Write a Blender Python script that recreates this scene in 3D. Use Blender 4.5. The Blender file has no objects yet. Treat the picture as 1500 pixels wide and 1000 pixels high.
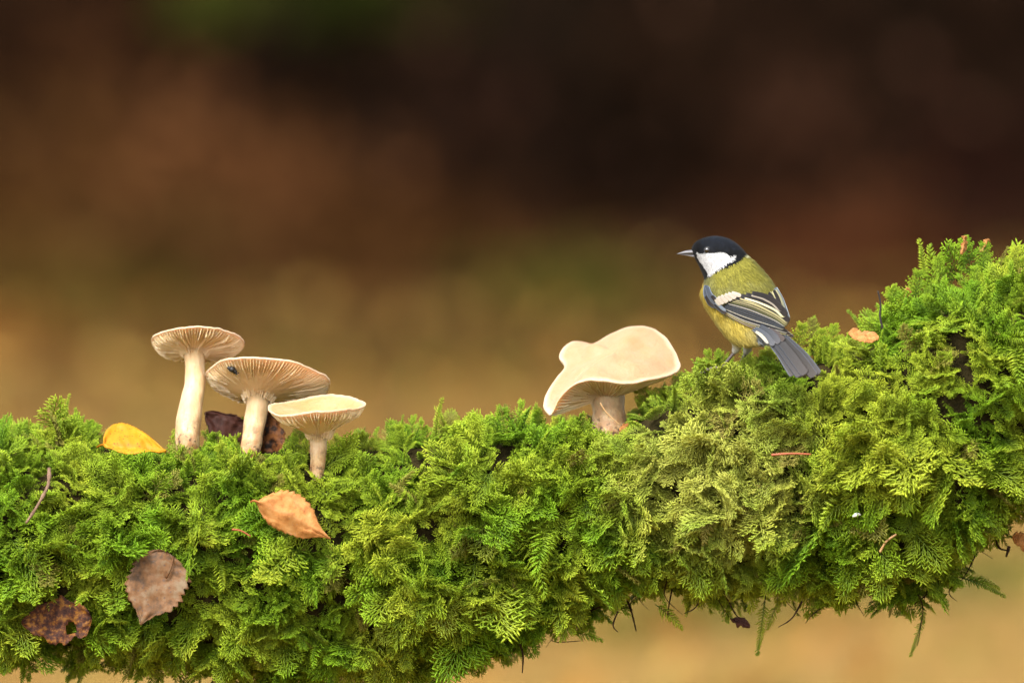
import bpy, math, random
import numpy as np
from mathutils import Vector, Matrix, noise
from mathutils.bvhtree import BVHTree
R = math.radians
random.seed(7); rng = np.random.default_rng(7)
sc = bpy.context.scene
col = sc.collection

# ------------------------------------------------------------------ camera, sky, sun, exposure
PITCH = R(3.0); DIST = 6.25; SPX = 12500.0            # 300 mm lens; one photo pixel = 0.5 mm at the log
FWD = Vector((0, math.cos(PITCH), -math.sin(PITCH))); UPV = Vector((0, math.sin(PITCH), math.cos(PITCH)))
CAM = -DIST * FWD
cd = bpy.data.cameras.new('camera'); cam = bpy.data.objects.new('camera', cd); col.objects.link(cam)
cam.location = CAM; cam.rotation_euler = (R(90) - PITCH, 0, 0)
cd.lens = 300; cd.sensor_width = 36; cd.clip_start = 0.1; cd.clip_end = 2000
cd.dof.use_dof = True; cd.dof.focus_distance = DIST - 0.045; cd.dof.aperture_fstop = 4.0
sc.camera = cam

SUN_DIR = Vector((-0.34, -0.62, 0.92)).normalized()    # towards the sun (thin cloud: a wide soft sun)
world = bpy.data.worlds.new('World'); sc.world = world; world.use_nodes = True
nt = world.node_tree; bg = nt.nodes['Background']
sky = nt.nodes.new('ShaderNodeTexSky'); sky.sky_type = 'NISHITA'; sky.sun_disc = False
sky.sun_elevation = math.asin(SUN_DIR.z); sky.sun_rotation = math.atan2(SUN_DIR.x, SUN_DIR.y)
sky.air_density = 1.0; sky.dust_density = 4.0
hs = nt.nodes.new('ShaderNodeHueSaturation'); hs.inputs['Saturation'].default_value = 0.22
nt.links.new(sky.outputs[0], hs.inputs['Color']); nt.links.new(hs.outputs[0], bg.inputs[0])
bg.inputs[1].default_value = 0.15
sd = bpy.data.lights.new('sun', 'SUN'); so = bpy.data.objects.new('sun', sd); col.objects.link(so)
sd.energy = 1.2; sd.angle = R(28); sd.color = (1.0, 0.93, 0.82)
so.rotation_euler = (-SUN_DIR).to_track_quat('-Z', 'Y').to_euler()
vs = sc.view_settings; vs.view_transform = 'Standard'; vs.look = 'None'; vs.gamma = 1.0
vs.exposure = 1.76

# ------------------------------------------------------------------ helpers
def W(px, py, y=0.0):
    """Place at depth y that the lens sees at photo pixel (px, py)."""
    d = FWD + Vector(((px - 750) / SPX, 0, 0)) + UPV * ((500 - py) / SPX)
    return CAM + d * ((y - CAM.y) / d.y)
def PIX(p):
    v = Vector(p) - CAM; f = v.dot(FWD)
    return 750 + v.x / f * SPX, 500 - v.dot(UPV) / f * SPX
def lin(c):
    return tuple(x / 12.92 if x <= 0.04045 else ((x + 0.055) / 1.055) ** 2.4 for x in (v / 255 for v in c))
def tag(o, label=None, cat=None, group=None, kind=None):
    for k, v in (('label', label), ('category', cat), ('group', group), ('kind', kind)):
        if v: o[k] = v
    return o
def empty(name, loc, label=None, cat=None, group=None):
    o = bpy.data.objects.new(name, None); col.objects.link(o); o.location = loc
    o.empty_display_size = 0.01
    return tag(o, label, cat, group)
def mesh_obj(name, verts, faces, mat, parent=None, smooth=True, colors=None, local=False):
    me = bpy.data.meshes.new(name)
    V = np.asarray([tuple(v) for v in verts], dtype=float) if not isinstance(verts, np.ndarray) else verts.astype(float)
    off = np.zeros(3)
    wp = Vector((0, 0, 0)); q = parent
    while q: wp += q.location; q = q.parent
    if parent and not local: off = np.array(wp)
    me.from_pydata((V - off).tolist(), [], faces if isinstance(faces, list) else faces.tolist())
    if smooth: me.polygons.foreach_set('use_smooth', [True] * len(me.polygons))
    if colors is not None:
        a = me.color_attributes.new('Col', 'FLOAT_COLOR', 'POINT')
        c = np.ones((len(V), 4)); c[:, :3] = np.asarray(colors)[:, :3]
        a.data.foreach_set('color', c.ravel())
    me.materials.append(mat); me.update()
    o = bpy.data.objects.new(name, me); col.objects.link(o)
    if parent: o.parent = parent
    return o
def spline(pts, n, closed=False):
    """Catmull-Rom through pts (k x d) -> n points."""
    P = np.asarray(pts, float); k = len(P); out = []
    m = k if closed else k - 1
    for i in range(n):
        t = i / n * m if closed else i / (n - 1) * m
        j = min(int(t), m - 1); f = t - j
        g = (lambda a: P[a % k]) if closed else (lambda a: P[min(max(a, 0), k - 1)])
        p0, p1, p2, p3 = g(j - 1), g(j), g(j + 1), g(j + 2)
        out.append(0.5 * (2 * p1 + (p2 - p0) * f + (2 * p0 - 5 * p1 + 4 * p2 - p3) * f * f + (3 * p1 - p0 - 3 * p2 + p3) * f ** 3))
    return np.array(out)
def tube(path, radii, sides=8, jitter=0.0, cap=True):
    path = [Vector(p) for p in path]; n = len(path); V = []; F = []
    ref = Vector((0.13, 1, 0.21)).normalized()
    for i, p in enumerate(path):
        d = (path[min(i + 1, n - 1)] - path[max(i - 1, 0)]).normalized()
        a = d.cross(ref)
        if a.length < 1e-4: a = d.cross(Vector((1, 0, 0)))
        a.normalize(); b = d.cross(a)
        for k in range(sides):
            t = 2 * math.pi * k / sides; r = radii[i] * (1 + jitter * (random.random() - 0.5))
            V.append(p + (a * math.cos(t) + b * math.sin(t)) * r)
    for i in range(n - 1):
        for k in range(sides):
            F.append([i * sides + k, i * sides + (k + 1) % sides, (i + 1) * sides + (k + 1) % sides, (i + 1) * sides + k])
    if cap:
        F.append(list(range(sides))[::-1]); F.append([(n - 1) * sides + k for k in range(sides)])
    return V, F
def in_poly(x, y, poly):
    c = False; n = len(poly); j = n - 1
    for i in range(n):
        xi, yi = poly[i]; xj, yj = poly[j]
        if (yi > y) != (yj > y) and x < (xj - xi) * (y - yi) / (yj - yi) + xi: c = not c
        j = i
    return c

# ------------------------------------------------------------------ materials
def new_mat(name):
    m = bpy.data.materials.new(name); m.use_nodes = True
    n = m.node_tree.nodes; return m, n, m.node_tree.links, n['Principled BSDF'], n['Material Output']
def ramp(n, stops):
    r = n.new('ShaderNodeValToRGB'); e = r.color_ramp.elements
    while len(e) < len(stops): e.new(0.5)
    for el, (p, c) in zip(e, stops): el.position = p; el.color = (*c, 1)
    return r
def noise_node(n, l, scale, detail=4, rough=0.6, coord=None):
    t = n.new('ShaderNodeTexNoise'); t.inputs['Scale'].default_value = scale
    t.inputs['Detail'].default_value = detail; t.inputs['Roughness'].default_value = rough
    if coord is not None: l.new(coord, t.inputs['Vector'])
    return t
def mix(n, l, a, b, f, mode='MIX'):
    m = n.new('ShaderNodeMix'); m.data_type = 'RGBA'; m.blend_type = mode
    for s, v in ((6, a), (7, b), (0, f)):
        if hasattr(v, 'is_linked') or isinstance(v, bpy.types.NodeSocket): l.new(v, m.inputs[s])
        elif isinstance(v, (int, float)): m.inputs[s].default_value = v
        else: m.inputs[s].default_value = (*v, 1)
    return m.outputs[2]
def maprange(n, l, v, a, b, c=0.0, d=1.0, smooth=False):
    m = n.new('ShaderNodeMapRange'); l.new(v, m.inputs[0])
    if smooth: m.interpolation_type = 'SMOOTHSTEP'
    for i, x in enumerate((a, b, c, d)): m.inputs[i + 1].default_value = x
    return m.outputs[0]
def bump(n, l, h, strength, dist, bsdf):
    b = n.new('ShaderNodeBump'); b.inputs['Strength'].default_value = strength; b.inputs['Distance'].default_value = dist
    l.new(h, b.inputs['Height']); l.new(b.outputs[0], bsdf.inputs['Normal'])
def translucent_mix(m, n, l, bsdf, out, colour, f):
    t = n.new('ShaderNodeBsdfTranslucent'); l.new(colour, t.inputs[0])
    x = n.new('ShaderNodeMixShader'); x.inputs[0].default_value = f
    l.new(bsdf.outputs[0], x.inputs[1]); l.new(t.outputs[0], x.inputs[2]); l.new(x.outputs[0], out.inputs[0])

def moss_material():
    m, n, l, b, out = new_mat('moss')
    geo = n.new('ShaderNodeNewGeometry'); pos = geo.outputs['Position']
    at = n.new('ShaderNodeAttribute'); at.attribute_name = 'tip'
    oi = n.new('ShaderNodeObjectInfo')
    big = noise_node(n, l, 17, 2, 0.5, pos).outputs[0]
    # young tips are paler; inner branchlets also darkened to paint shade in the gaps
    age_shade = n.new('ShaderNodeMath'); age_shade.operation = 'POWER'; l.new(at.outputs['Fac'], age_shade.inputs[0]); age_shade.inputs[1].default_value = 1.55
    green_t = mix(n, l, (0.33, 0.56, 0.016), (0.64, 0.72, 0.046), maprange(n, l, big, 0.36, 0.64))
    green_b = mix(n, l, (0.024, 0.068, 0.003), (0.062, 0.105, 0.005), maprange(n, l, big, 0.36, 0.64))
    base = mix(n, l, green_b, green_t, age_shade.outputs[0])
    sm = noise_node(n, l, 48, 2, 0.5, pos).outputs[0]
    base = mix(n, l, base, (0.50, 0.62, 0.50), maprange(n, l, sm, 0.48, 0.30, 0.0, 0.7), 'MULTIPLY')
    # straw-coloured colony in the middle of the branch
    pc = W(1050, 690, -0.07)
    vd = n.new('ShaderNodeVectorMath'); vd.operation = 'DISTANCE'; l.new(pos, vd.inputs[0]); vd.inputs[1].default_value = pc
    nd = noise_node(n, l, 38, 3, 0.6, pos).outputs[0]
    ad = n.new('ShaderNodeMath'); ad.operation = 'MULTIPLY_ADD'; l.new(nd, ad.inputs[0]); ad.inputs[1].default_value = 0.09; l.new(vd.outputs['Value'], ad.inputs[2])
    patch = maprange(n, l, ad.outputs[0], 0.075, 0.145, 0.85, 0.0, True)
    straw = mix(n, l, (0.14, 0.15, 0.02), (0.66, 0.66, 0.13), at.outputs['Fac'])
    base = mix(n, l, base, straw, patch)
    # each shoot differs: some olive, a few dead and brown
    rnd = oi.outputs['Random']
    base = mix(n, l, base, (0.66, 0.78, 0.55), maprange(n, l, rnd, 0.0, 0.45, 0.75, 0.0), 'MULTIPLY')
    base = mix(n, l, base, mix(n, l, (0.10, 0.065, 0.02), (0.26, 0.20, 0.045), at.outputs['Fac']), maprange(n, l, rnd, 0.955, 0.97, 0.0, 0.7))
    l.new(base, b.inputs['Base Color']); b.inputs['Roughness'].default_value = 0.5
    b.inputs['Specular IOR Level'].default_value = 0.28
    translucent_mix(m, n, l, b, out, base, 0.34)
    return m
def bark_material(name='bark', c0=(0.018, 0.012, 0.008), c1=(0.075, 0.048, 0.028)):
    m, n, l, b, out = new_mat(name)
    geo = n.new('ShaderNodeNewGeometry')
    t = noise_node(n, l, 90, 6, 0.7, geo.outputs['Position'])
    r = ramp(n, [(0.35, c0), (0.7, c1)]); l.new(t.outputs[0], r.inputs[0]); l.new(r.outputs[0], b.inputs['Base Color'])
    b.inputs['Roughness'].default_value = 0.95; b.inputs['Specular IOR Level'].default_value = 0.0; bump(n, l, t.outputs[0], 0.8, 0.004, b)
    return m
def flesh_material(name, pale, warm, amount, stain=0.0, sss=0.35, rim=False):
    m, n, l, b, out = new_mat(name)
    tc = n.new('ShaderNodeTexCoord'); o = tc.outputs['Object']
    a = noise_node(n, l, 45, 5, 0.6, o).outputs[0]; f = noise_node(n, l, 400, 4, 0.7, o).outputs[0]
    c = mix(n, l, pale, warm, maprange(n, l, a, 0.3, 0.75, 0.0, amount))
    c = mix(n, l, c, (0.42, 0.22, 0.09), maprange(n, l, f, 0.62, 0.8, 0.0, 0.35))
    if stain:
        sp = n.new('ShaderNodeSeparateXYZ'); l.new(o, sp.inputs[0])
        k = noise_node(n, l, 120, 5, 0.7, o).outputs[0]
        h = maprange(n, l, sp.outputs['Z'], 0.006, 0.050, 0.9, 0.0)
        mm = n.new('ShaderNodeMath'); mm.operation = 'MULTIPLY'; l.new(h, mm.inputs[0]); l.new(maprange(n, l, k, 0.38, 0.56), mm.inputs[1])
        c = mix(n, l, c, (0.30, 0.13, 0.045), mm.outputs[0])
        k2 = noise_node(n, l, 200, 3, 0.6, o).outputs[0]
        m2 = n.new('ShaderNodeMath'); m2.operation = 'MULTIPLY'; l.new(maprange(n, l, sp.outputs['Z'], 0.010, 0.034, 1.0, 0.0), m2.inputs[0]); l.new(maprange(n, l, k2, 0.55, 0.61), m2.inputs[1])
        c = mix(n, l, c, (0.035, 0.018, 0.010), m2.outputs[0])
    if stain:
        sm_ = n.new('ShaderNodeMapping'); l.new(o, sm_.inputs[0]); sm_.inputs['Scale'].default_value = (1, 1, 0.06)
        c = mix(n, l, c, (0.36, 0.20, 0.085), maprange(n, l, noise_node(n, l, 420, 4, 0.65, sm_.outputs[0]).outputs[0], 0.5, 0.72, 0.0, 0.6))
    if rim:                                                # the thin young edge of the cap is paler
        ra = n.new('ShaderNodeAttribute'); ra.attribute_name = 'rim'
        rn = n.new('ShaderNodeMath'); rn.operation = 'MULTIPLY_ADD'; l.new(a, rn.inputs[0]); rn.inputs[1].default_value = 0.16; l.new(ra.outputs['Fac'], rn.inputs[2])
        c = mix(n, l, c, (0.50, 0.40, 0.285), maprange(n, l, rn.outputs[0], 0.99, 1.09, 0.0, 0.75))
        v = n.new('ShaderNodeTexVoronoi'); v.inputs['Scale'].default_value = 150; l.new(o, v.inputs['Vector'])
        c = mix(n, l, c, (0.10, 0.05, 0.025), maprange(n, l, v.outputs['Distance'], 0.05, 0.09, 0.7, 0.0))
    l.new(c, b.inputs['Base Color']); b.inputs['Roughness'].default_value = 0.55
    b.inputs['Subsurface Weight'].default_value = sss; b.inputs['Subsurface Radius'].default_value = (1, 0.55, 0.28)
    b.inputs['Subsurface Scale'].default_value = 0.006
    st = n.new('ShaderNodeMapping'); l.new(o, st.inputs[0]); st.inputs['Scale'].default_value = (1, 1, 0.12) if stain else (1, 1, 1)
    fb = noise_node(n, l, 260, 4, 0.6, st.outputs[0]).outputs[0]
    bump(n, l, fb, 0.6, 0.0014, b)
    return m
def leaf_material(name, stops, scale=120, spots=None, rough=0.6, trans=0.2, bumpd=0.0015):
    m, n, l, b, out = new_mat(name)
    tc = n.new('ShaderNodeTexCoord'); o = tc.outputs['Object']
    t = noise_node(n, l, scale, 6, 0.65, o).outputs[0]
    r = ramp(n, stops); l.new(t, r.inputs[0]); c = r.outputs[0]
    if spots:
        v = n.new('ShaderNodeTexVoronoi'); v.inputs['Scale'].default_value = spots[1]; l.new(o, v.inputs['Vector'])
        c = mix(n, l, c, spots[0], maprange(n, l, v.outputs['Distance'], spots[2] * 0.6, spots[2], 0.85, 0.0))
    # the vein relief carries a slightly paler colour of its own
    va = n.new('ShaderNodeAttribute'); va.attribute_name = 'Col'
    c = mix(n, l, c, va.outputs['Color'], 1.0, 'MULTIPLY'); b.inputs['Specular IOR Level'].default_value = 0.2
    l.new(c, b.inputs['Base Color']); b.inputs['Roughness'].default_value = rough
    bump(n, l, t, 0.4, bumpd, b); translucent_mix(m, n, l, b, out, c, trans)
    return m
def colour_material(name, rough=0.6, sheen=0.0, spec=0.3, bscale=900, bstr=0.2, sat_noise=0.25, trans=0.0):
    m, n, l, b, out = new_mat(name)
    at = n.new('ShaderNodeAttribute'); at.attribute_name = 'Col'
    tc = n.new('ShaderNodeTexCoord')
    f = noise_node(n, l, bscale, 4, 0.65, tc.outputs['Object']).outputs[0]
    c = mix(n, l, at.outputs['Color'], (0.45, 0.45, 0.45), maprange(n, l, f, 0.4, 0.75, 0.0, sat_noise), 'MULTIPLY')
    l.new(c, b.inputs['Base Color']); b.inputs['Roughness'].default_value = rough
    b.inputs['Specular IOR Level'].default_value = spec; b.inputs['Sheen Weight'].default_value = sheen
    bump(n, l, f, bstr, 0.0006, b)
    if trans: translucent_mix(m, n, l, b, out, c, trans)
    return m
def plain(name, c, rough=0.5, spec=0.4, bscale=500, var=0.3):
    m, n, l, b, out = new_mat(name)
    tc = n.new('ShaderNodeTexCoord'); f = noise_node(n, l, bscale, 4, 0.6, tc.outputs['Object']).outputs[0]
    l.new(mix(n, l, c, tuple(x * (1 - var) for x in c), f), b.inputs['Base Color'])
    b.inputs['Roughness'].default_value = rough; b.inputs['Specular IOR Level'].default_value = spec
    bump(n, l, f, 0.25, 0.0005, b)
    return m
MOSS = moss_material(); BARK = bark_material('bark', (0.010, 0.009, 0.004), (0.045, 0.034, 0.014))
ROOT = bark_material('rootlet', (0.012, 0.008, 0.006), (0.05, 0.028, 0.016))
CAPM = flesh_material('mushroom_cap_skin', (0.315, 0.196, 0.108), (0.335, 0.160, 0.064), 1.0, rim=True)
UNDERM = flesh_material('mushroom_underside', (0.60, 0.39, 0.20), (0.57, 0.33, 0.15), 0.8)
CAPO = flesh_material('mushroom_cap_orange', (0.40, 0.245, 0.125), (0.42, 0.175, 0.048), 1.0, rim=True)
GILLM = flesh_material('mushroom_gill', (0.72, 0.54, 0.33), (0.70, 0.43, 0.21), 0.7)
STEMM = flesh_material('mushroom_stem', (0.58, 0.44, 0.26), (0.52, 0.30, 0.115), 0.8, stain=1.0)
PLUME = colour_material('plumage', 0.8, 0.04, 0.12, 1100, 0.5, 0.55)
FEATH = colour_material('vane', 0.6, 0.0, 0.25, 1600, 0.15, 0.25)
BILL = plain('horn_bill', (0.085, 0.083, 0.092), 0.35, 0.5)
EYE = plain('eye_gloss', (0.004, 0.003, 0.003), 0.05, 1.0, 500, 0.1)
LEGM = plain('scaly_leg', (0.10, 0.075, 0.068), 0.5, 0.4, 1500, 0.5)

# ------------------------------------------------------------------ ground and the wood behind
def ground_material():
    m, n, l, b, out = new_mat('forest_floor')
    geo = n.new('ShaderNodeNewGeometry'); pos = geo.outputs['Position']
    a = noise_node(n, l, 1.1, 4, 0.6, pos).outputs[0]; c = noise_node(n, l, 9, 5, 0.7, pos).outputs[0]
    v = n.new('ShaderNodeTexVoronoi'); v.inputs['Scale'].default_value = 14; l.new(pos, v.inputs['Vector'])
    litter = ramp(n, [(0.25, (0.136, 0.069, 0.020)), (0.5, (0.225, 0.138, 0.044)), (0.8, (0.295, 0.193, 0.069))])
    l.new(c, litter.inputs[0])
    col1 = mix(n, l, litter.outputs[0], v.outputs['Color'], 0.12, 'MULTIPLY')
    grass = mix(n, l, (0.062, 0.068, 0.012), (0.112, 0.104, 0.022), c)
    col2 = mix(n, l, col1, grass, maprange(n, l, a, 0.48, 0.62, 0.0, 0.6))
    # beyond the clearing the litter browns, the wood's shade painted into its colour
    sp = n.new('ShaderNodeSeparateXYZ'); l.new(pos, sp.inputs[0])
    ma = n.new('ShaderNodeMath'); ma.operation = 'MULTIPLY_ADD'; l.new(a, ma.inputs[0]); ma.inputs[1].default_value = 5.0; l.new(sp.outputs['Y'], ma.inputs[2])
    col3 = mix(n, l, col2, (0.047, 0.023, 0.0075), maprange(n, l, ma.outputs[0], 8.0, 20.0))
    col4 = mix(n, l, col3, (0.014, 0.007, 0.004), maprange(n, l, ma.outputs[0], 19.0, 29.0))
    l.new(col4, b.inputs['Base Color']); b.inputs['Roughness'].default_value = 0.95; b.inputs['Specular IOR Level'].default_value = 0.0
    bump(n, l, c, 0.8, 0.05, b)
    return m
GZ = -0.9
def gheight(x, y):
    h = GZ + 0.05 * noise.noise(Vector((x * 0.4, y * 0.4, 0))) + 0.02 * noise.noise(Vector((x * 1.7, y * 1.7, 3)))
    if y > 45: h += (y - 45) * 0.10
    return h
ys = np.concatenate([np.linspace(-14, 60, 150), 60 + np.cumsum(np.linspace(2, 40, 26))])
xs = np.concatenate([-40 - np.cumsum(np.linspace(3, 40, 16))[::-1], np.linspace(-40, 40, 110), 40 + np.cumsum(np.linspace(3, 40, 16))])
gv = [(x, y, gheight(x, y)) for y in ys for x in xs]; nx = len(xs)
gf = [[j * nx + i, j * nx + i + 1, (j + 1) * nx + i + 1, (j + 1) * nx + i] for j in range(len(ys) - 1) for i in range(nx - 1)]
ground = mesh_obj('ground', gv, gf, ground_material())
tag(ground, kind='structure')

def leaf_cloud(P, size, colors, droop=0.3):
    """Bent little leaves (two triangles each, folded on the midrib) at P."""
    P = np.asarray(P); N = len(P); V = np.zeros((N, 4, 3)); C = np.repeat(np.asarray(colors)[:, None, :], 4, 1)
    d = rng.normal(size=(N, 3)); d[:, 2] -= droop; d /= np.linalg.norm(d, axis=1)[:, None]
    s = np.cross(d, rng.normal(size=(N, 3))); s /= np.linalg.norm(s, axis=1)[:, None]
    nn = np.cross(d, s); z = np.asarray(size)[:, None]
    V[:, 0] = P; V[:, 2] = P + d * z
    V[:, 1] = P + d * z * 0.45 + s * z * 0.32 + nn * z * 0.1; V[:, 3] = P + d * z * 0.45 - s * z * 0.32 + nn * z * 0.1
    i = np.arange(N)[:, None] * 4
    F = np.concatenate([i + [0, 1, 2], i + [0, 2, 3]], 1).reshape(-1, 3)
    return V.reshape(-1, 3), F, C.reshape(-1, 3)
LEAFY = colour_material('woodland_leaf', 0.9, 0.0, 0.0, 30, 0.0, 0.2, 0.25)
def merge(parts):
    V = []; F = []; C = []; o = 0
    for v, f, c in parts:
        v = np.asarray([tuple(q) for q in v]); V.append(v); F += [[a + o for a in q] for q in (f.tolist() if isinstance(f, np.ndarray) else f)]
        C.append(np.broadcast_to(np.asarray(c, float), (len(v), 3))); o += len(v)
    return np.concatenate(V), F, np.concatenate(C)
# dark trees: trunks, limbs, crowns and bare brown thicket between them (far out of focus, one mass)
parts = []
for k in range(46):
    y = rng.uniform(25, 52); x = rng.uniform(-13, 13); r0 = rng.uniform(0.10, 0.24); H = rng.uniform(8, 13)
    lean = rng.normal(0, 0.25, 2); z0 = gheight(x, y) - 0.1
    path = [(x + lean[0] * t * t, y + lean[1] * t * t, z0 + H * t) for t in np.linspace(0, 1, 7)]
    parts.append((*tube(path, [r0 * (1.25 if t == 0 else 1 - 0.8 * t) for t in np.linspace(0, 1, 7)], 7, 0.15), (0.012, 0.008, 0.005)))
    for q in range(9):
        t = rng.uniform(0.25, 0.95); a = rng.uniform(0, 6.28); L = (1.2 - t) * rng.uniform(1.4, 3.0)
        b0 = Vector((x + lean[0] * t * t, y + lean[1] * t * t, z0 + H * t))
        b1 = b0 + Vector((math.cos(a), math.sin(a), 0.25)) * L
        parts.append((*tube([b0, b0.lerp(b1, 0.5) + Vector((0, 0, -0.1)), b1], [0.04, 0.028, 0.01], 5), (0.012, 0.008, 0.005)))
        pts = np.array([b0.lerp(b1, u) for u in rng.uniform(0.25, 1.05, 110)]) + rng.normal(0, 0.32, (110, 3))
        cc = np.array([0.014, 0.013, 0.005]) * rng.uniform(0.5, 1.5, (110, 1))
        parts.append(leaf_cloud(pts, rng.uniform(0.14, 0.30, 110), cc))
N = 26000
P = np.stack([rng.uniform(-9, 9, N), 24.5 + rng.exponential(4.5, N), rng.exponential(0.9, N)], 1)
keep = np.array([noise.noise(Vector((p[0] * 0.8, p[1] * 0.6, p[2] * 0.8))) > -0.10 for p in P]); P = P[keep]
P[:, 2] += np.array([gheight(p[0], p[1]) for p in P])
rust = np.array([max(0, noise.noise(Vector((p[0] * 0.9 + 7, p[1] * 0.3, p[2] * 1.3)))) for p in P])[:, None]
cc = np.array([0.007, 0.004, 0.0025]) * rng.uniform(0.5, 1.5, (len(P), 1)) + rust * np.array([0.022, 0.009, 0.0045])
parts.append(leaf_cloud(P, rng.uniform(0.06, 0.16, len(P)), cc))
V, F, C = merge(parts)
wood = mesh_obj('woodland', V, F, LEAFY, smooth=False, colors=C)
tag(wood, 'dark brown autumn woodland blurred far behind the mossy branch', 'woodland', kind='stuff')
# russet bracken and grass tufts at the edge of the clearing
parts = []
def clump(px, py, d, w, h, n, c, size, var=0.5):
    c0 = W(px, py, CAM.y + d); P = rng.normal(0, 1, (n, 3)) * [w, w * 1.3, h] + np.array(c0)
    P[:, 2] = np.maximum(P[:, 2], [gheight(p[0], p[1]) + 0.01 for p in P])
    parts.append(leaf_cloud(P, rng.uniform(size * 0.6, size * 1.4, n), np.array(c) * .74 * rng.uniform(1 - var, 1 + var, (n, 1))))
for px, py, d, w, h, n, c, s in [
    (330, 310, 27, .22, .14, 1200, (.125, .052, .019), .08), (170, 250, 28, .22, .2, 450, (.070, .029, .012), .08), (230, 420, 26, .2, .12, 500, (.085, .045, .014), .07), (450, 460, 25.5, .2, .08, 400, (.085, .040, .014), .07), (60, 450, 25, .2, .09, 500, (.10, .055, .014), .07), (950, 450, 25.5, .22, .07, 300, (.06, .032, .012), .07), (700, 440, 25.5, .2, .06, 300, (.055, .030, .011), .07), (1250, 470, 25, .2, .06, 300, (.075, .032, .012), .07),
    (90, 340, 27, .25, .2, 700, (.085, .038, .011), .08), (40, 120, 30, .3, .25, 350, (.042, .018, .008), .08),
    (520, 400, 26, .3, .10, 600, (.065, .028, .009), .08), (640, 340, 28, .2, .1, 200, (.036, .014, .006), .08),
    (20, 540, 23, .1, .06, 300, (.17, .075, .018), .06), (1270, 400, 27, .2, .11, 480, (.085, .030, .012), .08),
    (1100, 340, 28, .15, .09, 150, (.036, .014, .007), .08), (1180, 190, 30, .12, .10, 260, (.045, .020, .011), .08),
    (1000, 60, 31, .3, .12, 180, (.026, .013, .007), .08), (750, 150, 31, .12, .11, 160, (.030, .014, .009), .08),
    (1450, 300, 29, .2, .2, 160, (.030, .010, .007), .08), (120, 30, 31, .25, .2, 200, (.034, .014, .006), .08),
    (310, 0, 30, .06, .04, 300, (.050, .056, .010), .08), (520, -8, 30, .11, .04, 260, (.026, .032, .006), .09),
    (120, 460, 25, .15, .05, 500, (.060, .056, .010), .07), (850, 440, 25, .12, .06, 500, (.060, .060, .011), .07),
    (680, 530, 23, .4, .03, 700, (.082, .054, .016), .06), (430, 540, 23, .4, .03, 700, (.095, .052, .017), .06),
    (950, 990, 14.5, .16, .01, 300, (.15, .13, .03), .05), (1390, 930, 15, .10, .01, 300, (.16, .15, .04), .05)]:
    clump(px, py, d, w, h, n, c, s)
for px, py in [(750, 150), (1185, 190), (985, 20), (625, 70), (1120, 330), (1275, 385), (1090, 90), (1385, 150), (900, 240), (560, 200), (250, 180), (60, 200), (420, 330), (1010, 170), (180, 380), (1330, 60)]:
    clump(px + rng.uniform(-25, 25), py + rng.uniform(-20, 20), 29, .012, .012, 5, (.13, .062, .036), .055, .2)     # tiny leaf clusters added, sunlit glints put into their pale colour for bokeh discs
N = 9000
P = np.stack([rng.uniform(-6, 6, N), rng.uniform(4, 22, N), np.zeros(N)], 1); P[:, 2] = [gheight(p[0], p[1]) + 0.015 for p in P]
pal = np.array([(.34, .20, .05), (.27, .13, .03), (.18, .075, .02), (.38, .25, .07), (.13, .12, .022)])
parts.append(leaf_cloud(P, rng.uniform(0.04, 0.08, N), pal[rng.integers(0, 5, N)], 0.0))
V, F, C = merge(parts)
und = mesh_obj('undergrowth', V, F, LEAFY, smooth=False, colors=C)
tag(und, 'russet bracken, grass tufts and fallen leaves blurred behind the branch', 'undergrowth', kind='stuff')

# ------------------------------------------------------------------ the mossy branch
#        px    top   bottom of the moss outline (photo pixels)
OUT = [(-420, 640, 960), (-250, 620, 980), (0, 612, 985), (100, 618, 992), (200, 632, 995), (300, 626, 1008), (450, 622, 1022), (560, 615, 1020),
       (640, 612, 1010), (700, 616, 975), (760, 606, 950), (830, 600, 925), (890, 592, 893), (960, 562, 885), (1040, 520, 888), (1110, 488, 888),
       (1180, 484, 884), (1250, 490, 886), (1300, 466, 886), (1350, 424, 880), (1400, 394, 850), (1440, 380, 790), (1500, 374, 738),
       (1600, 366, 745), (1720, 350, 850), (1790, 350, 2250), (1950, 360, 2310), (2050, 520, 2310)]
DEPTHR = [(-420, .070), (0, .076), (500, .082), (800, .074), (1100, .076), (1300, .086), (1500, .092), (1700, .11), (1800, .2), (2050, .16)]
INSET = 46; INSET_B = 52
opx = np.array([o[0] for o in OUT], float)
def log_params(px):
    t = float(np.interp(px, opx, [o[1] for o in OUT])); b = float(np.interp(px, opx, [o[2] for o in OUT]))
    ry = float(np.interp(px, [d[0] for d in DEPTHR], [d[1] for d in DEPTHR]))
    return t, b, ry
def log_smooth(px):
    s = np.array([log_params(px + d) for d in (-36, -18, 0, 18, 36)]); return s.mean(0)
def log_point(px, phi):
    t, b, ry = log_smooth(px); t += INSET; b -= INSET_B; c = W(px, (t + b) / 2, 0.0); rz = (b - t) / 2 * 0.0005
    ry = min(ry, rz * 1.02) - 0.006
    cs, sn = math.cos(phi), math.sin(phi)                   # phi 0 = top, pi/2 = towards the camera
    q = Vector((c.x, c.y - ry * math.copysign(abs(sn) ** 0.9, sn), c.z + rz * math.copysign(abs(cs) ** 0.9, cs)))
    d = 0.010 * noise.noise(q * 22) + 0.006 * noise.noise(q * 55 + Vector((3, 1, 7)))
    return q + Vector((0, -sn, cs)) * d
def log_frame(px, phi):
    p = log_point(px, phi); a = log_point(px + 14, phi) - log_point(px - 14, phi); b = log_point(px, phi + .08) - log_point(px, phi - .08)
    n = a.cross(b); n = n.normalized()
    c = Vector((0, -math.sin(phi), math.cos(phi)))
    if n.dot(c) < 0: n = -n
    return p, n
NP, NS = 130, 56
pxs = np.linspace(-420, 2050, NP); lv = []; lf = []
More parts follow.
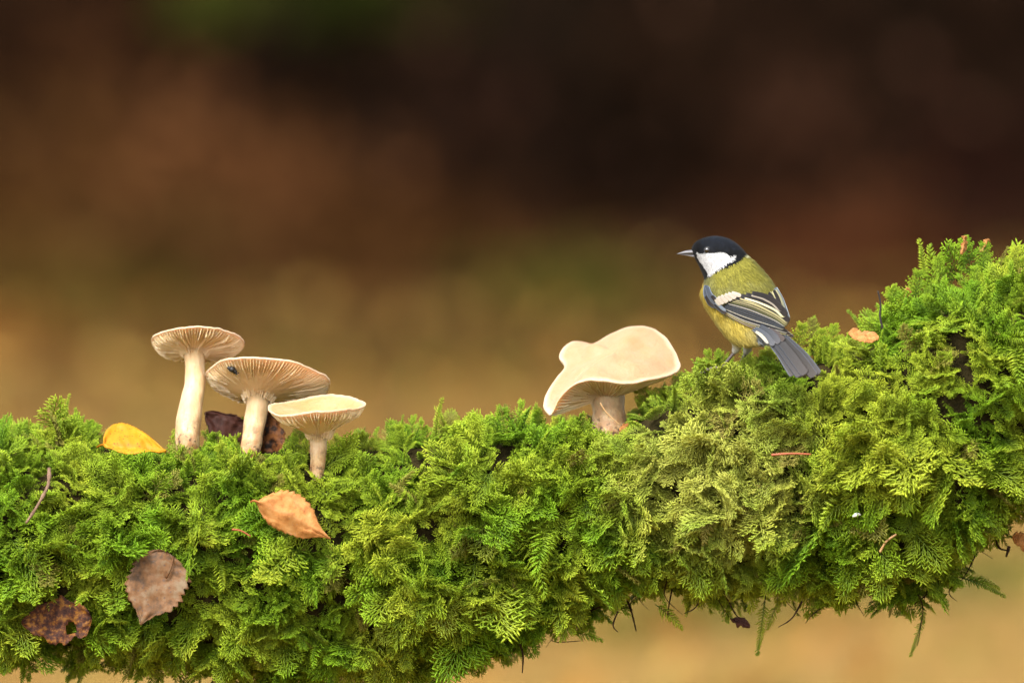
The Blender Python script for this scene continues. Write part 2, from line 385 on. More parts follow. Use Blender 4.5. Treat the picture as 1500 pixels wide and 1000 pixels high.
for px in pxs:
    for k in range(NS): lv.append(log_point(px, 2 * math.pi * k / NS))
for i in range(NP - 1):
    for k in range(NS): lf.append([i * NS + k, i * NS + (k + 1) % NS, (i + 1) * NS + (k + 1) % NS, (i + 1) * NS + k])
lf.append(list(range(NS))); lf.append([(NP - 1) * NS + k for k in range(NS)][::-1])
LOG = empty('mossy_branch', W(750, 1000, 0), 'thick fallen branch wrapped in bright green feathery moss', 'branch')
bark = mesh_obj('bark', lv, lf, BARK, LOG)
tag(bark, 'dark brown bark showing between the moss')
bvh = BVHTree.FromPolygons([tuple(v) for v in lv], lf)
def surf(px, py, lift=0.0):
    """Where the line of sight to a photo pixel meets the branch; lift towards the camera."""
    a = W(px, py, -0.6); d = (W(px, py, 0.6) - a).normalized()
    h = bvh.ray_cast(a, d)
    return (h[0] if h[0] else W(px, py, 0)) - d * lift

# feathery moss shoots
def strand(V, F, T, p, d, up, L, w, t0, t1, bend):
    """A tapered three-sided branchlet with one bend."""
    d = d.normalized(); s = d.cross(up)
    if s.length < 1e-5: s = d.cross(Vector((1, 0, 0)))
    s.normalize(); u = s.cross(d); o = len(V)
    m = p + d * L * 0.5 + u * L * bend * 0.4; e = p + d * L * 0.97 - u * L * bend * 0.25
    for c, ww in ((p, w * 0.7), (m, w)):
        V += [c - s * ww * 0.5, c + s * ww * 0.5, c + u * ww * 0.45]
    V.append(e)
    T += [t0] * 3 + [(t0 + t1) / 2] * 3 + [t1]
    for k in range(3):
        F.append([o + k, o + (k + 1) % 3, o + 3 + (k + 1) % 3, o + 3 + k]); F.append([o + 3 + k, o + 3 + (k + 1) % 3, o + 6])
def make_frond(kind, seed):
    r = random.Random(seed); V = []; F = []; T = []
    Z = Vector((0, 0, 1))
    arch = r.uniform(0.25, 0.5); side = r.uniform(-0.12, 0.12)
    def stem(s): return Vector((side * s * s, s * (1 - 0.08 * s), arch * (0.55 * s - 0.75 * s * s)))
    npn = {'broad': 8, 'narrow': 13, 'tuft': 7, 'sprig': 18}[kind]
    pts = [stem(i / 8) for i in range(9)]
    tv, tf = tube(pts, [0.017 * (1 - 0.75 * i / 8) for i in range(9)], 3, 0, False)
    V += tv; F += tf; T += [0.1 + 0.7 * (i // 3) / 8 for i in range(len(tv))]
    for k in range(npn):
        s = 0.10 + 0.88 * (k + r.uniform(-.2, .2)) / npn
        for sd in (-1, 1):
            ss = min(max(s + sd * 0.018, 0.05), 0.99); p = stem(ss); tang = (stem(min(ss + .05, 1)) - stem(ss - .05)).normalized()
            out = Vector((sd, 0, 0)) - tang * tang.x * sd; out.normalize()
            up = out.cross(tang) * sd if True else Z
            ang = R(62 - 30 * ss + r.uniform(-8, 8))
            d = tang * math.cos(ang) + out * math.sin(ang) + up * r.uniform(-.08, .22)
            if kind == 'broad':
                L = 0.46 * (1 - ss) ** 0.75 * min(1, 0.55 + ss * 2.2) + 0.07
                n2 = max(2, int(L / 0.072)); d.normalize()
                strand(V, F, T, p, d, up, L * 1.04, 0.030, 0.15 + .35 * ss, 0.95, -.1)
                o2 = up.cross(d).normalized()
                for q in range(n2):
                    f = (q + 0.6) / (n2 + 0.2); pp = p + d * L * f - up * L * 0.06 * f * f
                    for s2 in (-1, 1):
                        a2 = R(38 + r.uniform(-12, 12)); l2 = (0.17 * (1 - f) ** 0.5 + 0.055) * (0.85 + 0.4 * L) * r.uniform(.8, 1.2)
                        d2 = d * math.cos(a2) + o2 * s2 * math.sin(a2) + up * r.uniform(-.1, .5)
                        strand(V, F, T, pp, d2, up, l2, 0.031, 0.15 + .3 * ss + .25 * f, 0.75 + 0.25 * f, r.uniform(-.25, .1))
            elif kind == 'narrow':
                L = (0.24 * (1 - ss) ** 0.7 * min(1, 0.5 + ss * 2) + 0.05) * r.uniform(.85, 1.15)
                for q in range(3):
                    d2 = d + up * (0.45 * (q - 0.6)) + tang * r.uniform(-.1, .3)
                    strand(V, F, T, p, d2, up, L * (1.1 - 0.2 * q), 0.030, 0.2 + .3 * ss, 0.9, r.uniform(-.2, .2))
            elif kind == 'tuft':
                L = (0.42 * (1 - ss) ** 0.6 + 0.08) * r.uniform(.8, 1.15); d.normalize(); o2 = up.cross(d).normalized()
                strand(V, F, T, p, d, up, L, 0.032, 0.2, 0.95, -.1)
                for q in range(5):
                    f = (q + .5) / 5; pp = p + d * L * f
                    for s2 in (-1, 1):
                        d2 = d * 0.75 + o2 * s2 * 0.6 + up * r.uniform(.1, .7)
                        strand(V, F, T, pp, d2, up, 0.14 * (1.15 - f) * r.uniform(.8, 1.3), 0.028, 0.3 + .3 * f, 0.85 + .15 * f, r.uniform(-.3, .2))
            else:
                L = (0.11 * (1 - ss) ** 0.6 + 0.035) * r.uniform(.7, 1.3)
                for q in range(2): strand(V, F, T, p, d + up * (q * .7 - .2), up, L, 0.022, 0.3, 0.9, r.uniform(-.3, .3))
    me = bpy.data.meshes.new('moss_frond'); me.from_pydata([tuple(v) for v in V], [], F)
    me.polygons.foreach_set('use_smooth', [True] * len(me.polygons))
    a = me.attributes.new('tip', 'FLOAT', 'POINT'); a.data.foreach_set('value', T)
    me.materials.append(MOSS); me.update(); return me
FRONDS = [make_frond(k, i * 13 + 5) for i, k in enumerate(['broad', 'broad', 'broad', 'tuft', 'tuft', 'narrow', 'narrow', 'sprig'])]
def frond_matrix(p, d, facing, roll, scale):
    y = d.normalized(); z = facing - y * facing.dot(y)
    if z.length < 1e-4: z = y.orthogonal()
    z.normalize(); x = y.cross(z); m = Matrix((x, y, z)).transposed().to_4x4()
    return Matrix.Translation(p) @ m @ Matrix.Rotation(roll, 4, 'Y') @ Matrix.Scale(scale, 4)

# keep-out outlines in front of which no moss shoot is grown (leaves, stems and bird lie on the moss)
KEEP = [
    [(148, 652), (160, 622), (187, 614), (216, 630), (250, 660), (240, 668), (190, 668)],
    [(378, 735), (425, 722), (446, 730), (470, 752), (484, 783), (430, 778), (400, 760)],
    [(206, 812), (240, 822), (268, 835), (278, 858), (262, 882), (230, 897), (207, 914), (196, 880), (199, 840)],
    [(30, 910), (52, 888), (90, 878), (120, 882), (136, 905), (125, 930), (95, 952), (62, 940)],
    [(250, 560), (304, 560), (302, 650), (252, 650)], [(358, 585), (395, 585), (385, 665), (352, 665)], [(453, 640), (480, 640), (478, 700), (453, 700)], [(300, 560), (360, 590), (358, 608), (300, 600)],
    [(868, 560), (918, 560), (915, 634), (870, 634)], [(795, 605), (812, 550), (820, 500), (870, 492), (965, 470), (1014, 540), (1000, 556), (900, 570), (815, 612)],
    [(304, 600), (355, 612), (355, 628), (325, 628)], [(385, 615), (422, 640), (412, 660), (388, 660)],
    [(1105, 480), (1160, 480), (1205, 550), (1165, 555), (1130, 510)], [(1030, 380), (1130, 380), (1160, 490), (1110, 512), (1050, 490)],
    [(1238, 482), (1288, 484), (1290, 500), (1256, 506)], [(1058, 510), (1084, 508), (1074, 526), (1062, 532)],
    [(393, 590), (536, 590), (500, 640), (440, 640)]]
NSOFT = 4
def blocked(m, f0=0.35, hard=False):
    for v in ((0, f0, 0), (0, .7, 0), (0, 1, 0), (.24, .55, 0), (-.24, .55, 0)):
        q = m @ Vector(v); x, y = PIX(q)
        if q.y < 0.03:
            for poly in (KEEP[NSOFT:] if hard else KEEP):
                if in_poly(x, y, poly): return True
    return False
shoots = []
def grow(n, smin, smax, amin, amax, kinds, depth=0.0, p0=-130, p1=1640, back=0.12, free=False):
    made = 0
    while made < n:
        px = random.uniform(p0, p1); phi = random.uniform(-1.1, math.pi + 0.6)
        if phi < -0.25 and random.random() > back * 3: continue
        p, nrm = log_frame(px, phi)
        rnd = Vector((random.gauss(0, 1), random.gauss(0, 1), random.gauss(0, 1)))
        down = Vector((0, 0, -1)); dt = down - nrm * down.dot(nrm)
        t = rnd * 0.75 + dt * 1.0 + Vector((0, -0.45, 0)) * max(0, nrm.z)
        if nrm.z < -0.3: t = rnd * 0.6 + Vector((0, -0.2, -0.5))
        t = t - nrm * t.dot(nrm)
        if t.length < 0.05: continue
        t.normalize(); a = random.uniform(amin, amax) + .25 * max(0, nrm.z); a = min(a, .985)
        d = nrm * a + t * math.sqrt(max(0.02, 1 - a * a))
        clumpn = noise.noise(p * 30 + Vector((5, 5, 5)))
        s = random.uniform(smin, smax) * (1 + 0.35 * clumpn) * (1 - .36 * max(0, nrm.z) ** 2) * (1 - .3 * max(0, -nrm.z) ** 2)
        face = nrm * .7 + Vector((0, -0.45 * max(0, nrm.z), 0.35)) + rnd * 0.35
        m = frond_matrix(p - nrm * 0.003 + nrm * depth, d, face, random.gauss(0, 0.5), s)
        if blocked(m, hard=free): made += 0.3; continue
        shoots.append((m, random.choice(kinds), px, phi, s)); made += 1
def grow_tufts(n, smin, smax):
    made = 0
    while made < n:
        px = random.uniform(-130, 1640); phi = random.uniform(-.7, math.pi + .45)
        p0, nrm = log_frame(px, phi)
        down = Vector((0, 0, -1)); dt = down - nrm * down.dot(nrm)
        ax = (nrm + dt * random.uniform(.1, .8) + Vector((random.gauss(0, .25), -.25 * max(0, nrm.z), 0))).normalized()
        e1 = ax.orthogonal().normalized(); e2 = ax.cross(e1); k0 = random.choice([0, 1, 2, 3, 4, 4, 3]); ph = random.uniform(0, 6.28)
        s0 = random.uniform(smin, smax) * (1 - .36 * max(0, nrm.z) ** 2) * (1 - .3 * max(0, -nrm.z) ** 2); nj = random.randint(5, 8)
        for j in range(nj):
            t = ph + 6.283 * j / nj + random.uniform(-.3, .3); sp = random.uniform(.5, 1.15); out = e1 * math.cos(t) + e2 * math.sin(t)
            d = ax + out * sp
            if j == 0: d = ax + out * .15
            m = frond_matrix(p0 + out * .004 + nrm * .002, d, ax - out * .2 + Vector((0, 0, .25)), random.gauss(0, .3), s0 * random.uniform(.8, 1.12))
            if blocked(m): continue
            shoots.append((m, k0 if random.random() < .6 else random.choice([0, 2, 3, 4, 5]), px, phi, s0))
        made += 1
grow_tufts(340, .030, .046)
grow(5200, .018, .028, .25, .75, [0, 3, 4, 5, 6], free=True)                       # short under layer
grow(900, .028, .042, .5, .95, [0, 1, 2, 2, 3, 3, 3, 4, 4, 4, 5, 6])
grow(160, .042, .056, .5, .9, [0, 1, 2, 3, 4], depth=0.004)
grow(90, .035, .06, .6, .98, [7, 5, 7], depth=0.002)
grow(1300, .022, .042, .4, .95, [0, 2, 3, 4, 5], p0=-418, p1=-110)       # the branch goes on being mossy outside the picture
grow(700, .022, .042, .4, .95, [0, 2, 3, 4, 5], p0=1620, p1=1760)
# hand-placed stray shoots: root pixel, tip pixel, kind, depth, tip depth
STRAY = [((1362, 432), (1338, 345), 7, .02, .02), ((1370, 428), (1362, 352), 5, .02, .02), ((1402, 412), (1385, 358), 0, .02, .0), ((1425, 408), (1410, 345), 3, .01, .01),
         ((1440, 402), (1442, 352), 4, 0, 0), ((1462, 398), (1474, 356), 7, 0, 0), ((1385, 425), (1372, 372), 3, .01, .01), ((1340, 445), (1346, 392), 4, .01, .01), ((1480, 400), (1490, 358), 3, 0, 0),
         ((1280, 502), (1236, 452), 7, .02, .02), ((1290, 505), (1262, 455), 0, .01, .01), ((1305, 495), (1292, 450), 4, .01, .01), ((1325, 475), (1312, 425), 3, .01, .01),
         ((98, 628), (96, 572), 7, .02, .02), ((84, 632), (80, 582), 0, .0, .0), ((112, 632), (113, 594), 5, .02, .02),
         ((1120, 880), (1115, 968), 7, -.02, -.02), ((1138, 885), (1120, 925), 5, -.02, -.02), ((1345, 870), (1352, 918), 5, -.03, -.03), ((1350, 905), (1338, 968), 7, -.03, -.03),
         ((1405, 845), (1482, 868), 7, -.03, -.03), ((1415, 848), (1470, 862), 5, -.02, -.02), ((960, 885), (1004, 925), 5, -.03, -.03), ((840, 925), (885, 940), 5, -.02, -.03),
         ((1310, 882), (1300, 905), 5, -.02, -.02), ((765, 948), (740, 975), 3, -.02, -.02), ((1080, 880), (1084, 905), 5, -.02, -.02), ((1182, 515), (1190, 464), 3, 0, 0),
         ((1165, 520), (1176, 470), 4, -.01, -.01), ((1218, 520), (1222, 472), 3, 0, 0), ((1205, 520), (1204, 478), 4, -.01, -.01), ((1240, 520), (1246, 486), 4, .0, .0), ((1072, 545), (1048, 512), 3, .02, .02), ((1100, 540), (1090, 505), 4, .02, .02), ((1130, 530), (1135, 492), 3, .02, .02),
         ((790, 660), (832, 735), 1, -.066, -.09), ((418, 925), (424, 990), 1, -.07, -.09), ((1330, 770), (1390, 830), 0, -.08, -.1), ((720, 690), (690, 735), 2, -.07, -.09), ((262, 758), (244, 830), 1, 0, 0), ((292, 800), (268, 846), 1, 0, 0), ((20, 900), (50, 960), 1, 0, 0)]
TUFTS = [((462, 738), (452, 706)), ((484, 735), (494, 702)), ((440, 730), (432, 692)), ((470, 745), (472, 716)), ((300, 700), (288, 662)), ((262, 700), (254, 660)), ((345, 712), (340, 676)), ((375, 716), (378, 682)), ((402, 712), (412, 676)), ((330, 690), (322, 648)), ((500, 725), (512, 690)), ((424, 722), (420, 690)), ((290, 745), (280, 712)), ((310, 735), (318, 700)), ((870, 690), (862, 644)), ((900, 690), (902, 650)), ((930, 680), (940, 636)), ((1090, 566), (1092, 522)), ((1108, 566), (1112, 520)), ((1062, 580), (1052, 546)), ((1078, 578), (1078, 540)), ((1120, 574), (1128, 530)), ((1046, 576), (1034, 536)), ((1100, 580), (1100, 540)), ((1180, 590), (1168, 556)), ((1200, 595), (1205, 558)), ((1220, 580), (1228, 540)), ((1040, 578), (1034, 530)), ((1056, 584), (1052, 535)), ((1070, 584), (1072, 540)), ((1030, 590), (1020, 548)), ((168, 712), (160, 660)), ((205, 712), (212, 662)), ((188, 715), (186, 664)), ((240, 712), (246, 668))]
hang = random.Random(31)
for _ in range(34):                                        # fringe of small shoots under the branch
    x = hang.uniform(690, 1440); b_ = float(np.interp(x, opx, [o[2] for o in OUT])); yb_ = hang.uniform(-.045, -.005)
    STRAY.append(((x, b_ - hang.uniform(34, 50)), (x + hang.uniform(-22, 22), b_ + hang.uniform(-14, 16)), hang.choice([5, 5, 3, 4, 7]), yb_, yb_ + hang.uniform(-.01, .01)))
stray = []
for a, b, k, ya, yb in STRAY:
    p = W(*a, ya); q = W(*b, yb); d = q - p; L = d.length * 1.02
    if k == 1 or (a[1] > 600 and k == 0): p = surf(*a, .004); d = W(*b, p.y - .026) - p; L = d.length
    stray.append((frond_matrix(p, d, Vector((random.uniform(-.3, .3), -1, .4)), random.gauss(0, .2), L), k, a[0], 0, L))
for i, (a, b) in enumerate(TUFTS):
    p = surf(*a); q = W(*b, -.070 if len(TUFTS) - 8 <= i < len(TUFTS) - 4 else p.y - (.016 if i >= len(TUFTS) - 4 else .004)); d = q - p
    stray.append((frond_matrix(p, d, Vector((random.uniform(-.4, .4), -1, .5)), random.gauss(0, .3), d.length * 1.02), (3, 4, 0)[i % 3], a[0], 0, d.length))
# the 300 that show largest become objects of their own, the rest one carpet
def visible_size(s):
    m, k, px, phi, sz = s
    if k in (7,) or not (-40 < px < 1540): return 0
    tip = m @ Vector((0, 1, 0)); mid = m @ Vector((0, .5, 0)); x, y = PIX(tip); x2, y2 = PIX(m.translation)
    if not (0 < x < 1500 and 0 < y < 1000): return 0
    face = -(m.to_3x3() @ Vector((0, 0, 1))).normalized().y
    outer = (mid - log_point(px, phi)).length
    return sz * max(0, face) ** .5 * (1.0 + 8 * outer) * max(0, math.sin(phi))
order = sorted(range(len(shoots)), key=lambda i: -visible_size(shoots[i]))
single = [shoots[i] for i in order[:300 - len(stray)]] + stray
carpet = [shoots[i] for i in order[300 - len(stray):]]
sources = {}
for m, k, *_ in single:
    o = bpy.data.objects.new('moss_frond', FRONDS[k]); col.objects.link(o); o.parent = LOG
    o.matrix_local = Matrix.Translation(-LOG.location) @ m
    sources.setdefault(k, o)
me = bpy.data.meshes.new('moss'); me.from_pydata([tuple(m.translation - LOG.location) for m, *_ in carpet], [], [])
def attr(name, typ, vals, key):
    a = me.attributes.new(name, typ, 'POINT'); a.data.foreach_set(key, np.asarray(vals).ravel())
attr('rot', 'FLOAT_VECTOR', np.array([m.to_euler('XYZ')[:] for m, *_ in carpet], dtype=np.float32), 'vector')
attr('scl', 'FLOAT', np.array([m.to_scale()[0] for m, *_ in carpet], dtype=np.float32), 'value')
attr('kind_index', 'INT', np.array([c[1] for c in carpet], dtype=np.int32), 'value')
me.materials.append(MOSS)
mo = bpy.data.objects.new('moss', me); col.objects.link(mo); mo.parent = LOG
tag(mo, 'dense carpet of green feathery moss shoots', kind='stuff')
ng = bpy.data.node_groups.new('moss_carpet', 'GeometryNodeTree')
ng.interface.new_socket('Geometry', in_out='INPUT', socket_type='NodeSocketGeometry'); ng.interface.new_socket('Geometry', in_out='OUTPUT', socket_type='NodeSocketGeometry')
gi = ng.nodes.new('NodeGroupInput'); go = ng.nodes.new('NodeGroupOutput')
ip = ng.nodes.new('GeometryNodeInstanceOnPoints'); jn = ng.nodes.new('GeometryNodeJoinGeometry')
for k in sorted(sources, reverse=True):
    oi = ng.nodes.new('GeometryNodeObjectInfo'); oi.transform_space = 'ORIGINAL'; oi.inputs['Object'].default_value = sources[k]
    oi.inputs['As Instance'].default_value = True
    ng.links.new(oi.outputs['Geometry'], jn.inputs[0])
def named(name, typ):
    a = ng.nodes.new('GeometryNodeInputNamedAttribute'); a.data_type = typ; a.inputs['Name'].default_value = name
    return a.outputs[0]
er = ng.nodes.new('FunctionNodeEulerToRotation'); ng.links.new(named('rot', 'FLOAT_VECTOR'), er.inputs[0])
ng.links.new(gi.outputs[0], ip.inputs['Points']); ng.links.new(jn.outputs[0], ip.inputs['Instance'])
ip.inputs['Pick Instance'].default_value = True
ng.links.new(named('kind_index', 'INT'), ip.inputs['Instance Index']); ng.links.new(er.outputs[0], ip.inputs['Rotation']); ng.links.new(named('scl', 'FLOAT'), ip.inputs['Scale'])
ng.links.new(ip.outputs[0], go.inputs[0])
md = mo.modifiers.new('carpet', 'NODES'); md.node_group = ng
# rootlets and dead stalks hanging under the branch
for pts, r in [([(915, 868), (925, 895), (932, 924)], 2.0), ([(760, 935), (766, 960), (765, 985)], 2.0), ([(880, 888), (842, 905), (808, 938), (850, 938)], 1.3),
               ([(905, 895), (898, 915), (905, 925)], 1.5), ([(1175, 880), (1160, 905), (1140, 918)], 1.6), ([(1455, 770), (1462, 800), (1478, 806)], 2.2),
               ([(1430, 810), (1418, 835), (1408, 850)], 1.2), ([(1360, 868), (1338, 885), (1330, 880)], 1.2), ([(1345, 870), (1352, 890), (1349, 915), (1344, 945)], 1.0),
               ([(1030, 870), (1018, 890), (1002, 898)], 1.2), ([(985, 860), (978, 900), (984, 910)], 1.1), ([(1210, 885), (1190, 900), (1180, 912)], 1.0),
               ([(700, 955), (720, 962), (745, 955)], 1.6), ([(1060, 865), (1075, 895), (1083, 905)], 1.6), ([(1478, 800), (1474, 815)], 3.0), ([(1400, 850), (1390, 868), (1402, 880)], 1.0)] + [([(x, b_ - 40), (x + hang.uniform(-12, 12), b_ - 12), (x + hang.uniform(-26, 26), b_ + hang.uniform(-6, 20))], hang.uniform(.6, 1.1)) for x in np.linspace(700, 1430, 22) for b_ in [float(np.interp(x, opx, [o[2] for o in OUT]))]]:
    y = -0.03 + random.uniform(-.015, .015); P3 = spline([W(a, b, y + random.uniform(-.004, .004)) for a, b in pts], 10)
    v, f = tube(P3, [r * 0.0005 * (1 - 0.6 * i / 9) * random.uniform(.8, 1.25) for i in range(10)], 6, .2)
    mesh_obj('rootlet', v, f, ROOT, LOG)

# ------------------------------------------------------------------ mushrooms
def mushroom(label, rim, centre, up, H, G, q, joint, stem, ngill, topwave=0.0, edge=0.0008, hp=2.0, gdep=.0040, cap_label=None, cap_mat=None, group='pale mushrooms on the mossy branch'):
    """rim, centre, joint: world points; stem: [(point, radius)]; top rises H over the rim plane, gills run G down to the joint."""
    base = Vector(stem[-1][0]); root = empty('mushroom', base, label, 'mushroom')
    NR = 120; rimP = spline([tuple(p) for p in rim], NR, True); Cc = np.array(centre); U = np.array(up.normalized()); J = np.array(joint)
    rimP += np.array([[0.0006 * noise.noise(Vector((i * .35, 2, ngill))) for _ in range(3)] for i in range(NR)])
    rs = stem[0][1]
    V = []; ts = np.concatenate([np.linspace(0.02, 0.9, 14), [0.95, 0.985, 1.0]])
    for t in ts:
        for i in range(NR):
            p = Cc + (rimP[i] - Cc) * t + U * (H * (1 - t ** hp))
            w = noise.noise(Vector(p) * 45) * topwave * math.sin(math.pi * min(1, t * 1.0)) ; V.append(p + U * w)
    nt_ = len(ts)
    def under(t, i, k):                                    # underside: k = 0 flesh, 1 = gill edge
        p = Cc + (rimP[i] - Cc) * t; s = (1 - t) ** q
        jj = J + (rimP[i] - Cc) / np.linalg.norm(rimP[i] - Cc) * rs * 0.9
        # blend towards the stem
        p = p * (1 - s * 0) - U * 0
        a = (1 - t)
        lineP = rimP[i] * t + jj * a
        cc_ = rimP[(i + 1) % NR] - rimP[i - 1]; nn_ = np.cross(cc_, rimP[i] - jj); nn_ /= np.linalg.norm(nn_)
        if nn_ @ U > 0: nn_ = -nn_
        return lineP - U * (G * (s - a)) - U * edge * 1.5 + nn_ * (k * gdep * min(1, (1 - t) * 5))
    for t in (1.0, .985, .95, .9, .75, .6, .45, .3, .15, 0.0):
        for i in range(NR): V.append(Vector(under(t, i, 0)) if t < 1 else Vector(rimP[i] - U * edge * 1.5))
    rows = nt_ + 10; F = [[j * NR + i, j * NR + (i + 1) % NR, (j + 1) * NR + (i + 1) % NR, (j + 1) * NR + i] for j in range(rows - 1) for i in range(NR)]
    F.append(list(range(NR))[::-1]); F.append([(rows - 1) * NR + i for i in range(NR)])
    co = mesh_obj('cap', V, F, cap_mat or CAPM, root); co.data.materials.append(UNDERM)
    ra = co.data.attributes.new('rim', 'FLOAT', 'POINT'); ra.data.foreach_set('value', [float(t) for t in ts for _ in range(NR)] + [1.0] * (10 * NR))
    for q in range((nt_ + 1) * NR, (rows - 1) * NR): co.data.polygons[q].material_index = 1
    GV = []; GF = []                                       # lamellae: thin wedges, full and short ones in turn
    for g in range(ngill * 2):
        fi = g * NR / (ngill * 2); i0 = int(fi) % NR
        tin = 0.0 if g % 2 == 0 else (0.35 if g % 4 == 1 else 0.6)
        gj = random.uniform(.6, 1.15); tin += random.uniform(0, .10) * (g % 2); tt = np.linspace(0.985, tin, 9); o = len(GV)
        f = fi - int(fi)
        for t in tt:
            def U2(k): return np.asarray(under(t, i0, k)) * (1 - f) + np.asarray(under(t, (i0 + 1) % NR, k)) * f
            a, b = U2(0), U2(1); b = a + (b - a) * gj * random.uniform(.93, 1.05); sd = np.cross(b - a + U * 1e-6, rimP[i0] - Cc); sd = sd / (np.linalg.norm(sd) + 1e-12)
            wv = 0.00028 * (0.7 + 0.6 * t) ; j = sd * random.uniform(-.0002, .0002)
            GV += [a - sd * wv + U * .0004, a + sd * wv + U * .0004, b + sd * wv * .55 + j, b - sd * wv * .55 + j]
        for k in range(8):
            b0 = o + k * 4
            for e in ((1, 2), (2, 3), (3, 0)): GF.append([b0 + e[0], b0 + e[1], b0 + 4 + e[1], b0 + 4 + e[0]])
    gl = mesh_obj('gills', GV, GF, GILLM, root, smooth=False); tag(gl, kind='stuff')
    pth = spline([tuple(p) for p, r in stem], 26); rr = spline([(r,) for p, r in stem], 26)[:, 0]
    NSD = 40; v, f = tube(pth, rr, NSD, 0)
    v = [p + Vector((noise.noise(p * 120), noise.noise(p * 120 + Vector((9, 0, 0))), 0)) * 0.0009 for p in v]
    mesh_obj('stem', v, f, STEMM, root)
    return root
def ellipse_rim(cx, cy, a, b, rot, y0, dsemi, n=16, near_up=True, wob=0.03, seed=1):
    r = random.Random(seed); out = []
    for k in range(n):
        t = 2 * math.pi * k / n; s = 1 + r.uniform(-wob, wob)
        u, v = a * math.cos(t) * s, b * math.sin(t) * s
        out.append(W(cx + u * math.cos(rot) - v * math.sin(rot), cy - (u * math.sin(rot) + v * math.cos(rot)), y0 + (-1 if near_up else 1) * dsemi * math.sin(t) * s))
    return out
PX = 0.0005
# tall one
b1 = surf(276, 650); y1 = b1.y + 0.022
mushroom('tall pale mushroom with slender curved stem and flat cap showing its gills', ellipse_rim(290, 502, 69, 24.5, R(-1.5), y1, .032, seed=3),
         W(290, 502, y1), Vector((0, .36, .93)), .006, .003, 1.2, W(285, 513, y1 - .001),
         [(W(285, 508, y1), 17 * PX), (W(285, 530, y1 - .002), 14.5 * PX), (W(286, 560, y1 - .006), 15 * PX), (W(281, 588, y1 - .011), 17 * PX), (W(276, 618, y1 - .016), 18.5 * PX), (W(275, 648, y1 - .021), 18 * PX), (W(277, 672, b1.y + .004), 16 * PX)], 44)
# broad one with the dark crumb
b2 = surf(367, 660); y2 = b2.y + 0.014
M2 = mushroom('broad cream mushroom tilted back with fanned gills and a black crumb on them', ellipse_rim(393, 557, 92, 34, R(-6), y2, .042, seed=8),
         W(393, 557, y2), Vector((.05, .38, .92)), .007, .006, 0.95, W(378, 580, y2 - .004),
         [(W(378, 574, y2 - .002), 19 * PX), (W(377, 595, y2 - .004), 16.5 * PX), (W(373, 620, y2 - .008), 15.5 * PX), (W(369, 645, y2 - .012), 16 * PX), (W(366, 664, y2 - .014), 14.5 * PX), (W(364, 680, b2.y + .004), 11 * PX)], 56)
# small funnel
b3 = surf(466, 705); y3 = b3.y + 0.004
rim3 = [(536, 591, 0), (524, 584, .018), (500, 578, .029), (470, 578, .034), (440, 584, .032), (414, 589, .022), (395, 592, .004), (394, 600, -.010), (408, 607, -.022), (432, 606, -.031), (458, 602, -.035), (486, 601, -.033), (508, 598, -.024), (524, 597, -.012)]
mushroom('small funnel shaped mushroom with wavy orange tinted rim beside the broad one', [W(a, b, y3 + c) for a, b, c in rim3], W(466, 593, y3), Vector((0, -.16, .98)),
         -.009, .006, .62, W(467, 634, y3), [(W(467, 628, y3), 15 * PX), (W(467, 645, y3), 12.5 * PX), (W(466, 670, y3), 11.5 * PX), (W(465, 700, y3 + .001), 11 * PX), (W(464, 718, b3.y + .004), 9 * PX)], 44, topwave=.002, hp=1.6, cap_mat=CAPO)
# lone wavy one beside the bird
b4 = surf(893, 636); y4 = b4.y + 0.02
rim4 = [(806, 607, -.034), (820, 582, -.041), (840, 563, -.046), (864, 556, -.048), (890, 558, -.049), (918, 561, -.048), (948, 556, -.042), (980, 549, -.030), (996, 538, -.016), (989, 514, .004), (971, 490, .018), (950, 479, .027),
        (924, 478, .032), (896, 488, .033), (868, 503, .031), (846, 499, .030), (828, 506, .024), (819, 522, .016), (827, 537, .004), (815, 553, -.006), (802, 573, -.018), (796, 592, -.027)]
mushroom('stout pale mushroom with wavy folded cap standing nearest the bird', [W(a, b, y4 + c) for a, b, c in rim4], W(902, 527, y4 - .006), Vector((-.05, -.42, .9)),
         .007, .0, 1.0, W(891, 568, y4 - .002), [(W(890, 556, y4), 30 * PX), (W(890, 575, y4 - .002), 26 * PX), (W(891, 600, y4 - .006), 24 * PX), (W(892, 625, y4 - .012), 25 * PX), (W(892, 652, b4.y + .006), 25 * PX)], 60, topwave=.0055, hp=1.8, gdep=.0011)
CRUMB = plain('black_crumb', (0.008, 0.007, 0.006), .5)
cr = W(340, 541, y2 - .030); v, f = [], []
for (dx, dz, rr_) in ((0, 0, 5), (4, -3, 3.5), (-4, 2, 3.4), (6, -6, 2), (9, -5, 1.2)):
    c0 = cr + Vector((dx * PX, 0, dz * PX)); tv, tf = tube([c0 + Vector((-rr_ * PX, 0, 0)), c0 + Vector((-.6 * rr_ * PX, 0, .2 * PX)), c0, c0 + Vector((.6 * rr_ * PX, 0, -.3 * PX)), c0 + Vector((rr_ * PX, 0, 0))], [rr_ * PX * k for k in (.3, .8, 1, .75, .25)], 9, .3)
    o = len(v); v += tv; f += [[a + o for a in q] for q in tf]
tag(mesh_obj('soil_crumb', v, f, CRUMB), 'small black crumb stuck to gills of the broad mushroom', 'crumb')

